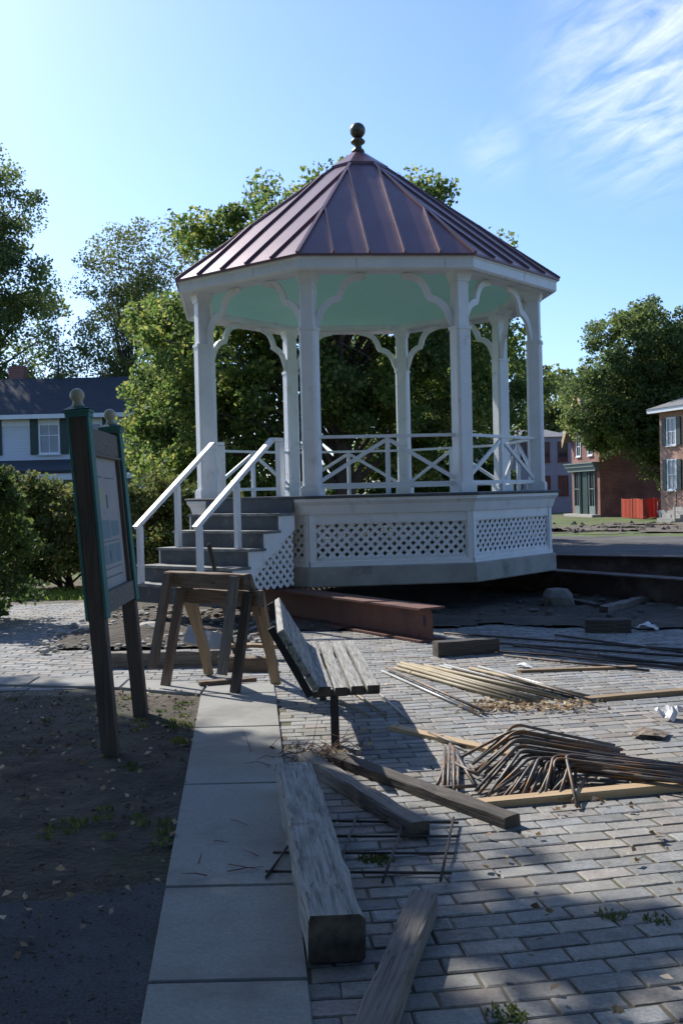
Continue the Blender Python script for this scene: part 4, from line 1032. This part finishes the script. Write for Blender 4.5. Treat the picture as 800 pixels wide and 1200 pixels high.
# big maple behind the bandstand (about 27 m away)
tree('maple_tree', (0.1, 27, 0), [(-4.1,-.5,3.2,1.5,1.8,1.7),(-3.6,0,5.6,1.9,2.2,1.9),(-2.9,0,7.7,1.5,1.8,1.4),(-.7,0,8.6,1.9,2.0,1.5),(1.0,0,8.8,1.9,2.0,1.45),(0,.2,6.5,3.2,2.6,2.2),
     (2.7,0,6.4,2.0,2.2,1.9),(-.2,.2,4.0,3.2,2.6,1.7),(2.6,0,3.9,2.3,2.2,1.6),(-2.4,0,2.5,2.0,2,1.1)], 440, 215, .60, .128, LM['maple'], .30, 101,
     'large maple with yellowing leaves directly behind the bandstand', nlimb=60, shell=.35)
tree('oak_tree', (4.2, 34, 0), [(-.8,0,7.2,2.0,2.2,1.6),(0.1,0,5.2,2.4,2.4,1.9),(-2.1,0,4.6,2.2,2.2,2.0),(-1.2,0,2.9,2.6,2.2,1.5),(-3.6,0,6.0,1.6,2,1.6)], 300, 190, .6, .135, LM['maple'], .26, 102,
     'dark green tree seen through the right side of the bandstand', nlimb=40, shell=.35)
tree('broad_tree', (-4.7, 30.0, 0), [(-.2,0,3.9,1.45,1.8,1.7),(.3,0,6.0,1.5,2,1.7),(.9,0,3.2,1.6,2,1.5)], 190, 210, .6, .122, LM['maple'], .2, 103,
     'bright green tree just left of the bandstand stairs', nlimb=30, shell=.35)
tree('locust_tree', (-9.7, 47, 0), [(.2,0,12.6,1.6,1.8,2.2),(-.9,0,10.3,1.9,2,1.6),(1.5,0,10.6,1.9,2,2.2),(.6,0,8,2.5,2.2,1.7),(-1.4,0,8.0,1.2,1.3,.9),(2.4,0,13.2,1.3,1.4,1.3),(1.5,0,5.8,2.4,2,1.4)], 150, 170, .85, .12, LM['feather'], .16, 104,
     'thin feathery tree with twiggy top behind the white house', nlimb=90, shell=.3)
tree('elm_tree', (-18.2, 52, 0), [(1.0,0,16.3,2.7,3,2.6),(-1,0,15,3.6,3.5,3.5),(2.1,0,12.4,3.0,3,2.0),(1.0,0,9.6,3.6,3.2,2.2),(0.6,0,7.0,4.4,3.4,1.6),(-4,0,11,4,4,5)], 470, 190, .95, .16, LM['olive'], .42, 105,
     'tall dark tree rising behind the white house at the far left', nlimb=70, shell=.4)
tree('sapling', (-12.1, 45, 0), [(0,0,9.6,.7,.8,1.4),(.3,0,7.8,.9,.9,.9)], 16, 40, .7, .14, LM['feather'], .075, 106, 'slender half bare sapling above the roof of the white house', nlimb=16, shell=.2)
tree('chestnut_tree', (18.1, 57, 0), [(-3.4, 0.0, 5.6, 1.8, 2.0, 1.6),(-1.6, 0.0, 9.5, 2.8, 3.0, 2.3),(-3.8, 0.0, 6.6, 2.2, 2.6, 2.2),(-3.0, 0.0, 4.9, 1.5, 2.0, 1.2),(0.0, 0.0, 6.8, 3.2, 3.0, 2.6),(-1.1, 0.0, 4.9, 3.0, 2.8, 1.8),(0.2, 0.0, 3.2, 2.0, 2.0, 1.5),(2.1, 0.0, 9.0, 2.6, 2.8, 2.2)], 560, 165, .75, .175, LM['olive'], .34, 107,
     'broad olive green tree in front of the red brick store', nlimb=50, shell=.4)
tree('far_tree', (18.5, 88, 0), [(-.4,0,9.3,2.6,3,2.6),(.8,0,6.4,3,3,2.5),(-2.4,0,5.6,2.4,3,2.6)], 120, 80, .95, .34, LM['feather'], .25, 108, 'distant tree over the blue grey building, left of the store gable', 'distant trees behind the buildings')
tree('far_tree', (27.5, 95, 0), [(0,0,10,4,4,3.4),(0,0,6,4.4,4,3)], 130, 80, 1.1, .38, LM['olive'], .3, 109, 'distant tree behind the red brick store', 'distant trees behind the buildings')
tree('far_tree', (9.0, 92, 0), [(0,0,6.2,3.8,4,2.6),(2,0,4,4.4,4,2)], 130, 80, 1.1, .36, LM['dark'], .3, 110, 'distant tree low behind the right bandstand columns', 'distant trees behind the buildings')
# tree that stands out of frame to the left and shades the foreground: its crown is placed where the shade says it is
SH = Vector((-SUN_AZ[0], -SUN_AZ[1], 0))/math.tan(SUN_EL)
def poly_in(x, y, P):
    c = False; j = len(P)-1
    for i in range(len(P)):
        if ((P[i][1] > y) != (P[j][1] > y)) and x < (P[j][0]-P[i][0])*(y-P[i][1])/(P[j][1]-P[i][1])+P[i][0]: c = not c
        j = i
    return c
shade = [G(*p)[:2] for p in ((-160,800),(0,797),(60,808),(120,845),(190,872),(260,885),(330,898),(385,905),(430,935),(520,965),(545,1000),(505,1040),(560,1075),(650,1110),(560,1150),(545,1200))]
shade += [(.35, 2.2), (.2, .5), (-4.5, .5), (-6, 6)]
band = [G(*p)[:2] for p in ((560,1070),(640,1060),(810,1080),(810,1135),(640,1125))]
r = random.Random(33); Cs = []
while len(Cs) < 380:
    x, y = r.uniform(-6, 2.2), r.uniform(.5, 10.5)
    ok = poly_in(x, y, shade) or (poly_in(x, y, band) and r.random() < .75)
    if not ok: continue
    z = r.uniform(6.2, 9.5) if y < 6 or x > -1.5 else r.uniform(5.6, 9.5)
    p = Vector((x, y, 0))-SH*z
    if abs(p.x)/p.y < .40 or p.y < .3: 
        if p.x/max(p.y,.01) > -.40: continue
    Cs.append((p.x, p.y, z, r.uniform(.5, .9)))
root = empty('shade_tree', (-8.3, 11.5, 0)); tag(root, 'spreading tree left of the notice board, outside the picture, that shades the foreground', 'tree')
mb = MB(); tb = Vector((0,0,0)); tt = Vector((.4,-.2,5.2))
mb.tube([tb-Vector((0,0,.1)), Vector((.1,0,.5)), Vector((.2,0,2.6)), tt], [.42,.3,.26,.2], n=10)
CsL = [(c[0]+8.3, c[1]-11.5, c[2], c[3]) for c in Cs]
for c in r.sample(CsL, 50):
    e = Vector(c[:3]); m = tt.lerp(e, .5)+Vector((0,0,.4)); mb.tube([tt*r.uniform(.7,1), m, e], [.09,.05,.012], n=5, caps=False)
mb.build('trunk', M['bark'], root, normals=False)
leaves('crown', CsL, 110, .62, .17, LM['maple'], root, 77, up=1.0)

def added_canopy():  # unseen crown added overhead to keep skylight off the foreground
    r = random.Random(91); C = []; base = Vector((-4.6, 1.2, 0)); n_ = 0
    while len(C) < 330 and n_ < 40000:
        n_ += 1
        x, y, z = r.uniform(-7.5, 5.5), r.uniform(-3, 10.5), r.uniform(6.6, 10.5)
        if y > 0 and z-EYE < .58*sqrt(x*x+y*y)+.9 and abs(x) < .52*y+1.6: continue
        g = Vector((x, y, 0))+SH*z
        vis = g.y > 2.6 and abs(g.x) < .37*g.y+.5
        if vis and not poly_in(g.x, g.y, shade): continue
        C.append((x-base.x, y-base.y, z, r.uniform(.5, .8)))
    root = empty('added_overhang_tree', base); tag(root, 'unseen tree added beside the camera, limbs overhead to darken the foreground', 'tree')
    mb = MB(); top = Vector((.3, .2, 6.2)); mb.tube([(0,0,-.1),(.05,0,.4),(.15,.1,3),top], [.5,.36,.3,.24], n=10)
    for c in r.sample(C, 60):
        e = Vector(c[:3]); mb.tube([top*r.uniform(.75,1), top.lerp(e,.5)+Vector((0,0,.5)), e], [.10,.06,.012], n=5, caps=False)
    mb.build('trunk', M['bark'], root, normals=False); leaves('crown', C, 120, .62, .19, LM['maple'], root, 92, up=1.0)
added_canopy()
def added_shade_tree(loc, blobs, n, seed, lab):  # unseen trees added round the camera to block skylight
    tree('shade_tree', loc, blobs, n, 75, .95, .30, LM['dark'], .35, seed, lab, nlimb=20, shell=.2)
added_shade_tree((-3.5,-3.5,0), [(0,0,9,5.5,4.0,2.2),(3.5,1.2,8.6,3.2,2.4,1.6),(-3,1.5,8,3,3,1.8),(0,3.2,9.6,4.5,2.2,1.6)], 620, 401, 'unseen tree added behind the camera, crown overhead to darken the foreground')
added_shade_tree((.5,-5.5,0), [(0,0,3.6,6,1.6,2.4),(0,0,6.5,6,2,2.0)], 420, 422, 'unseen low crowned tree added behind the camera to darken faces turned to it')
added_shade_tree((-10.5,2.0,0), [(0,0,7,3.6,5.0,3.2),(.5,0,3.6,3.4,5,2.2)], 330, 420, 'unseen tree added left of the camera to darken the foreground')
added_shade_tree((9.0,1.0,0), [(0,0,7,3.6,5,3.2),(0,0,3.6,3.8,5,2.2)], 330, 421, 'unseen tree added right of the camera to darken the foreground')
def shrub(loc, rx, ry, h, label, seed, n=90, per=110, size=.085, mat='hedge', group='shrubs behind the notice board', name='shrub', crad=.26):
    r = random.Random(seed); root = empty(name, loc); tag(root, label, 'shrub', group); C = []
    for _ in range(n):
        a = r.uniform(0, 2*pi); z = r.uniform(.12, 1)*h; w = sqrt(max(.05, 1-(max(0, z/h-.35)/.72)**2)); q = r.uniform(.55, 1)*w*(1+.15*sin(a*3+seed))
        C.append((rx*q*cos(a), ry*q*sin(a), z*(1+.08*sin(a*2+seed)), r.uniform(.7, 1.2)))
    mb = MB()
    for c in r.sample(C, 14):
        e = Vector(c[:3]); mb.tube([(r.uniform(-.15,.15), r.uniform(-.15,.15), -.05), e*.5+Vector((0,0,.1)), e], [.028,.018,.005], n=5, caps=False)
    mb.build('stems', M['bark'], root, normals=False)
    leaves('foliage', C, per, crad, size, LM[mat], root, seed); return root
hs = [(-7.9,20.6,1.3,2.35,'leftmost tall shrub, yellow tinged at its top'), (-6.6,20.2,1.25,2.25,'rounded shrub with pale tips behind the notice board posts'), (-5.4,20.4,1.2,2.1,'shrub showing between the notice board and the stair rail'),
      (-4.15,20.6,1.15,2.0,'shrub rising just left of the lower stair post'), (-3.0,20.9,1.1,1.95,'shrub between the two stair handrails'), (-9.4,21.2,1.3,2.5,'shrub farthest left, mostly outside the picture')]
for i, (x, y, rr_, h, lab) in enumerate(hs): shrub((x, y, -.02), rr_, .95, h, lab, 200+i)
shrub((-5.25, 14.6, 0), .85, .8, 1.95, 'dark shrub nearest the camera at the left edge of the photo', 220, n=80, group=None, mat='dark')
for i, (x, y, rr_, h, lab) in enumerate([(-4.6,31,1.7,2.5,'low shrub left of the maple trunk, seen under the stair handrail'),(-1.8,32,1.7,2.3,'low shrub behind the left part of the bandstand deck'),(1.3,32.5,1.8,2.4,'low shrub behind the middle of the bandstand deck'),
        (4.0,33,1.7,2.5,'low shrub behind the right half of the bandstand deck'),(5.2,36,1.4,2.4,'low shrub behind the right end of the bandstand deck')]):
    shrub((x, y, -.02), rr_, 1.1, h, lab, 240+i, mat='dark', group='low shrubs beyond the bandstand', n=70, size=.13, crad=.36)
for i, (px, h) in enumerate(((37, 2.5), (79, 2.3))):
    p = AT(px, 570, 38); root = empty('conical_evergreen', (p.x, 38, 0))
    tag(root, ('taller' if i == 0 else 'shorter')+' small conical evergreen in front of the house porch', 'evergreen', 'conical evergreens by the porch')
    C = []; r2 = random.Random(i)
    for _ in range(40):
        z = r2.uniform(.2, 1); w = (1-z)*.5+.04; a = r2.uniform(0, 6.3); C.append((w*cos(a), w*sin(a), z*h, .6))
    mb = MB(); mb.tube([(0,0,-.1),(0,0,h*.8)], [.05,.01], n=6); mb.build('trunk', M['bark'], root)
    leaves('foliage', C, 60, .28, .07, LM['dark'], root, 300+i)

# ================================================================= WHITE HOUSE (left)
M['blind'] = surf('window_blind', (.30, .33, .37), rough=.25, scale=2, bump=0)
def window(parent, T, w, h, glass=M['glass'], nx=2, nz=2, frame=M['white'], depth=.05):
    """window with its frame, sash bars and recessed pane; T maps local x (along), y (outwards is -y), z up"""
    mb = MB(); f = .07
    for (x0,x1,z0,z1) in ((-w/2-f,-w/2,-f,h+f),(w/2,w/2+f,-f,h+f),(-w/2,w/2,h,h+f),(-w/2,w/2,-f,0)): mb.box(x0,x1,-depth,0,z0,z1,T)
    for i in range(1, nx): x = -w/2+w*i/nx; mb.box(x-.014,x+.014,-.03,-.004,0.001,h-.001,T)
    for i in range(1, nz): z = h*i/nz; mb.box(-w/2+.001,w/2-.001,-.034,-.006,z-.018,z+.018,T)
    o = mb.build('window', frame, parent)
    mb = MB(); mb.box(-w/2,w/2,-.004,.0,0,h,T); mb.build('pane', glass, o)
    mb = MB(); mb.box(-w/2-f-.03, w/2+f+.03, -.1, -.0, -f-.05, -f-.001, T); mb.build('sill', frame, o)
    return o
YH = 42.0
HX0, HX1 = -23.0, AT(167,500,YH).x
HS = empty('white_house', ((HX0+HX1)/2, YH, 0)); tag(HS, 'white clapboard two storey house with dark roof and green shutters', 'house')
hc = Vector(HS.location)
mb = MB(); mb.box(HX0-hc.x, HX1-hc.x, 0, 7.5, -.1, 5.25); mb.build('wall', M['clapboard'], HS)
mb = MB(); x0, x1 = HX0-hc.x-.3, HX1-hc.x+.35
mb.add([(x0,-.45,5.18),(x1,-.45,5.18),(x1,7.95,5.18),(x0,7.95,5.18),(x0+1.8,2.6,6.95),(x1-1.1,2.6,6.95),(x1-1.1,4.9,6.95),(x0+1.8,4.9,6.95)], [(0,1,5,4),(1,2,6,5),(2,3,7,6),(3,0,4,7),(4,5,6,7),(3,2,1,0)])
hr = mb.build('roof', M['shingle'], HS)
mb = MB(); cxn = AT(18,450,YH+3).x-hc.x; mb.box(cxn-.33, cxn+.33, 3.2, 3.8, 6.2, 7.6); mb.build('chimney', M['redbrick'], hr)
mb = MB(); mb.box(x0+.05, x1-.05, -.44, -.36, 5.0, 5.175); mb.box(HX0-hc.x, HX1-hc.x, -.03, -.002, 4.75, 4.99); mb.build('eave_trim', M['white'], HS)
for px in (-20, 58, 108, 148):
    x = AT(px, 500, YH).x-hc.x; T = Matrix.Translation((x, -.003, 3.66))
    window(HS, T, .72, 1.36, nx=2, nz=2, glass=M['blind'])
    for sg in (-1, 1):
        mb = MB(); mb.box(x+sg*.60-.17, x+sg*.60+.17, -.06, -.006, 3.58, 5.08); mb.build('shutter', M['shutter'], HS)
mb = MB(); mb.hexa([(HX0-hc.x,-2.2,2.75),(HX1-hc.x,-2.2,2.75),(HX1-hc.x,-.01,2.75),(HX0-hc.x,-.01,2.75)], [(HX0-hc.x,-2.2,2.87),(HX1-hc.x,-2.2,2.87),(HX1-hc.x,-.01,3.36),(HX0-hc.x,-.01,3.36)])
mb.build('porch_roof', M['shingle'], HS)
mb = MB(); mb.box(HX0-hc.x, HX1-hc.x, -2.15, -2.03, 2.5, 2.745); mb.build('porch_beam', M['white'], HS)
for i in range(7):
    x = HX0-hc.x+.4+i*(HX1-HX0-.8)/6; mb = MB(); mb.box(x-.08, x+.08, -2.16, -2.0, 0, 2.499); mb.build('porch_post', M['white'], HS)
mb = MB(); mb.box(HX0-hc.x, HX1-hc.x, -2.1, -2.06, .85, .92); mb.box(HX0-hc.x, HX1-hc.x, -2.1, -2.06, .2, .26)
x = HX0-hc.x+.1
while x < HX1-hc.x: mb.box(x-.015, x+.015, -2.095, -2.065, .261, .849); x += .16
mb.build('porch_railing', M['white'], HS)

# ================================================================= BUILDINGS AT THE RIGHT
def wallT(origin, normal):
    n = Vector((normal[0], normal[1], 0)).normalized(); x = Vector((-n.y, n.x, 0))     # local -y = outward
    Mx = Matrix((x, -n, Vector((0,0,1)))).transposed().to_4x4(); Mx.translation = origin; return Mx
# blue grey building
bx0, bx1, YB = 5.5, AT(671.5,560,75).x, 75.0
BB = empty('blue_grey_building', ((bx0+bx1)/2, YB, 0)); tag(BB, 'blue grey two storey building between the bandstand and the red brick store', 'building'); bc = BB.location
mb = MB(); mb.box(bx0-bc.x, bx1-bc.x, 0, 9, -.1, 5.45); mb.build('wall', M['bluewall'], BB)
mb = MB(); x0, x1 = bx0-bc.x-.2, bx1-bc.x+.2
mb.add([(x0,-.2,5.451),(x1,-.2,5.451),(x1,9.2,5.451),(x0,9.2,5.451),(x0+2.5,4.5,6.3),(x1-1.6,4.5,6.3)], [(0,1,5,4),(1,2,5),(2,3,4,5),(3,0,4),(3,2,1,0)]); mb.build('roof', M['greyroof'], BB)
M['redsash'] = surf('dark_red_sash', (.10, .03, .028), rough=.6, scale=4, bump=0)
for px in (611, 638, 659):
    x = AT(px, 540, YB).x-bc.x
    for z0 in (3.72, 1.28):
        if px != 611 or z0 > 3: window(BB, Matrix.Translation((x, -.003, z0)), .58, 1.30, nx=2, nz=2, frame=M['redsash'])
# red brick store, gable end in the sun, long side in shade
nF = Vector((-.99, -.14, 0)).normalized(); aF = Vector((-.14, .99, 0)).normalized(); aS = Vector((.99, .14, 0)).normalized()
p0 = G(703, 605.5); p0.z = 0
ST = empty('brick_store', p0); tag(ST, 'narrow red brick store with grey green shopfront and tan gable boards behind the broad tree', 'store')
WF, LS, HE, HA = 4.5, 10.5, 5.0, 7.5
def sp(a, b, z): return aF*a+aS*b+Vector((0,0,z))
mb = MB()
prof = [(0,-.1),(0,HE),(WF/2,HA),(WF,HE),(WF,-.1)]
vs = [sp(a,0,z) for a, z in prof]+[sp(a,LS,z) for a, z in prof]
mb.add(vs, [(0,1,2,3,4),(9,8,7,6,5),(0,5,6,1),(3,8,9,4)]); mb.build('wall', M['redbrick'], ST)
mb = MB(); 
for s0, s1 in (((-.35,HE-.42),(WF/2,HA+.12)), ((WF+.35,HE-.42),(WF/2,HA+.12))):
    q = [sp(s0[0],-.45,s0[1]), sp(s0[0],LS+.2,s0[1]), sp(s1[0],LS+.2,s1[1]), sp(s1[0],-.45,s1[1])]
    mb.hexa(q, [v+Vector((0,0,.12)) for v in q])
rf = mb.build('roof', M['greyroof'], ST)
mb = MB()
for s0, s1 in (((-.35,HE-.42),(WF/2,HA+.12)), ((WF+.35,HE-.42),(WF/2,HA+.12))):
    q = [sp(s0[0],-.50,s0[1]-.34), sp(s1[0],-.50,s1[1]-.34), sp(s1[0],-.452,s1[1]-.34), sp(s0[0],-.452,s0[1]-.34)]
    mb.hexa(q, [v+Vector((0,0,.50)) for v in q])
mb.build('bargeboard', M['yellowtrim'], ST)
T0 = wallT(Vector((0,0,0)), nF)
def fw(a, d, z): return aF*a+nF*d+Vector((0,0,z))
def fwbox(mb, a0, a1, d0, d1, z0, z1): mb.hexa([fw(a0,d0,z0),fw(a1,d0,z0),fw(a1,d1,z0),fw(a0,d1,z0)], [fw(a0,d0,z1),fw(a1,d0,z1),fw(a1,d1,z1),fw(a0,d1,z1)])
mb = MB(); fwbox(mb, -.05, WF+.1, .002, .40, 2.95, 3.15); fwbox(mb, 0, WF, .002, .28, 2.70, 2.948); fwbox(mb, -.1, WF+.15, .002, .5, 3.151, 3.22); mb.build('shopfront_cornice', M['storegreen'], ST)
for a0, a1 in ((.55, 1.45), (3.0, 3.9)):
    mb = MB(); fwbox(mb, a0, a1, .002, .10, .12, .62)
    fwbox(mb, a0, a0+.08, .002, .12, .621, 2.69); fwbox(mb, a1-.08, a1, .002, .12, .621, 2.69); fwbox(mb, a0+.081, a1-.081, .04, .10, 1.62, 1.67)
    fwbox(mb, (a0+a1)/2-.02, (a0+a1)/2+.02, .04, .09, .621, 2.69)
    wn = mb.build('shop_window', M['storegreen'], ST); mb = MB(); fwbox(mb, a0+.081, a1-.081, .01, .03, .622, 2.69); mb.build('pane', M['glass'], wn)
mb = MB(); fwbox(mb, 1.65, 1.73, .002, .12, .12, 2.69); fwbox(mb, 2.72, 2.80, .002, .12, .12, 2.69); fwbox(mb, 1.731, 2.719, .002, .05, .12, 2.69); mb.build('door', M['shutter'], ST)
mb = MB(); fwbox(mb, -.1, WF+.1, .01, .55, -.05, .12); mb.build('doorstep', M['limestone'], ST)
for a in (1.3, 3.2):
    window(ST, wallT(fw(a, .003, 3.7), nF), .6, 1.1, nx=2, nz=2)
# orange/tan brick house at the right edge
nH = Vector((-.95, -.31, 0)).normalized(); aH = Vector((.31, -.95, 0)).normalized(); dH = Vector((.95, .31, 0))
q0 = G(774, 603.5); q0 = Vector((q0.x, q0.y, 0)); sc = 52/q0.y; q0 = q0*sc
TH = empty('brick_house', q0); tag(TH, 'sunlit orange brick house with green shutters at the right edge of the photo', 'house')
def hp(a, b, z): return aH*a+dH*b+Vector((0,0,z))
def hbox(mb, a0, a1, b0, b1, z0, z1): mb.hexa([hp(a0,b0,z0),hp(a1,b0,z0),hp(a1,b1,z0),hp(a0,b1,z0)], [hp(a0,b0,z1),hp(a1,b0,z1),hp(a1,b1,z1),hp(a0,b1,z1)])
mb = MB(); hbox(mb, 0, 11, 0, 8, .5, 5.6); mb.build('wall', M['tanbrick'], TH)
mb = MB(); hbox(mb, -.05, 11.05, -.06, 8.05, -.1, .499); mb.build('plinth', M['limestone'], TH)
mb = MB(); mb.add([hp(-.45,-.5,5.55),hp(11.5,-.5,5.55),hp(11.5,8.5,5.55),hp(-.45,8.5,5.55),hp(3,4,7.2),hp(8,4,7.2)], [(0,1,5,4),(1,2,5),(2,3,4,5),(3,0,4),(3,2,1,0)]); mb.build('roof', M['greyroof'], TH)
mb = MB(); hbox(mb, -.40, 11.4, -.45, -.38, 5.34, 5.549); hbox(mb, -.40, -.33, -.378, 8, 5.34, 5.549); mb.build('eave', M['white'], TH)
for i in range(4):
    a = 1.0+i*2.5
    for z0, hh in ((3.75, 1.25), (1.55, 1.4)):
        T = wallT(hp(a, -.004, z0), nH); window(TH, T, .62, hh, nx=2, nz=2, glass=M['blind'])
        for sg in (-1, 1):
            mb = MB(); c_ = a+sg*.58; hbox(mb, c_-.16, c_+.16, -.07, -.01, z0-.05, z0+hh+.05); mb.build('shutter', M['shutter'], TH)
# entrance steps and railing of that house
s0_ = q0+aH*2.6-dH*.0
SP = empty('entrance_steps', q0+aH*2.2-dH*.1); tag(SP, 'stone entrance steps with thin iron rail at the foot of the orange brick house', 'steps')
for i in range(4):
    mb = MB(); mb.hexa([-dH*(.3*(4-i))+aH*-.7, -dH*(.3*(4-i))+aH*.7, -dH*.02+aH*.7, -dH*.02+aH*-.7], [v+Vector((0,0,.17*(i+1))) for v in (-dH*(.3*(4-i))+aH*-.7, -dH*(.3*(4-i))+aH*.7, -dH*.02+aH*.7, -dH*.02+aH*-.7)])
    for j_ in range(4): mb.v[j_] = (mb.v[j_][0], mb.v[j_][1], .17*i+(.001 if i else -.05))
    mb.build('step', M['limestone'], SP)
for sg in (-.66, .66):
    mb = MB(); a_ = aH*sg-dH*1.15+Vector((0,0,.95)); b_ = aH*sg-dH*.1+Vector((0,0,1.55)); mb.tube([a_, b_], .02, n=6)
    mb.tube([Vector((a_.x,a_.y,0)), a_], .02, n=6); mb.tube([Vector((b_.x,b_.y,.6)), b_], .02, n=6); mb.build('iron_rail', M['blackmetal'], SP)
# orange safety netting
def netmat():
    m, nt, out = new_mat('orange_net'); b = N(nt, 'ShaderNodeBsdfPrincipled'); b.inputs['Base Color'].default_value = (.58, .10, .045, 1); b.inputs['Roughness'].default_value = .6
    t = N(nt, 'ShaderNodeBsdfTranslucent'); t.inputs[0].default_value = (.9, .12, .04, 1); ms = N(nt, 'ShaderNodeMixShader'); ms.inputs[0].default_value = .35
    nt.links.new(b.outputs[0], ms.inputs[1]); nt.links.new(t.outputs[0], ms.inputs[2]); nt.links.new(ms.outputs[0], out.inputs[0]); return m
NM = netmat()
f0, f1, f2 = G(728.5,606.5), G(753.5,608), G(779,604.5)
NF = empty('safety_fence', f1); tag(NF, 'bright orange plastic safety netting round a corner by the store wall', 'fence')
for a, b in ((f0, f1), (f1, f2)):
    mb = MB(); L = (b-a).length; d = (b-a).normalized(); nn_ = int(L/.035); H_ = 1.02
    r2 = random.Random(2)
    sag = lambda t: .03*sin(t*2.3+a.x)+.006*sin(t*9)
    nrm = Vector((-d.y, d.x, 0))
    for i in range(0, nn_, 2):
        t = i*.035; o = a-f1+d*t+nrm*sag(t); mb.bar(o+Vector((0,0,.02)), o+Vector((0,0,H_+sag(t)*.5)), .038, .004, up=nrm)
    for j in range(15):
        z = .03+j*.071
        pts_ = [a-f1+d*t+nrm*(sag(t)+.004)+Vector((0,0,z+sag(t)*.5*z)) for t in [L*k/12 for k in range(13)]]
        for u_, v_ in zip(pts_[:-1], pts_[1:]): mb.bar(u_, v_, .004, .045)
    mb.build('netting', NM, NF, normals=False)
for p in (f0, f1, f0.lerp(f1,.5), f1.lerp(f2,.5), f2):
    mb = MB(); q = p-f1; mb.box(q.x-.02, q.x+.02, q.y+.03, q.y+.07, 0, 1.1); mb.build('stake', M['tanwood'], NF)
p = G(779, 609.5); mb = MB(); mb.box(-.22, .22, -.01, .01, 0, .48, Matrix.Rotation(radians(-20), 4, 'Y') @ Matrix.Rotation(radians(-18), 4, 'X'))
tag(mb.build('white_board', M['paper'], loc=p+Vector((0,0,.1))), 'small white board leaning near the steps of the orange brick house', 'board')
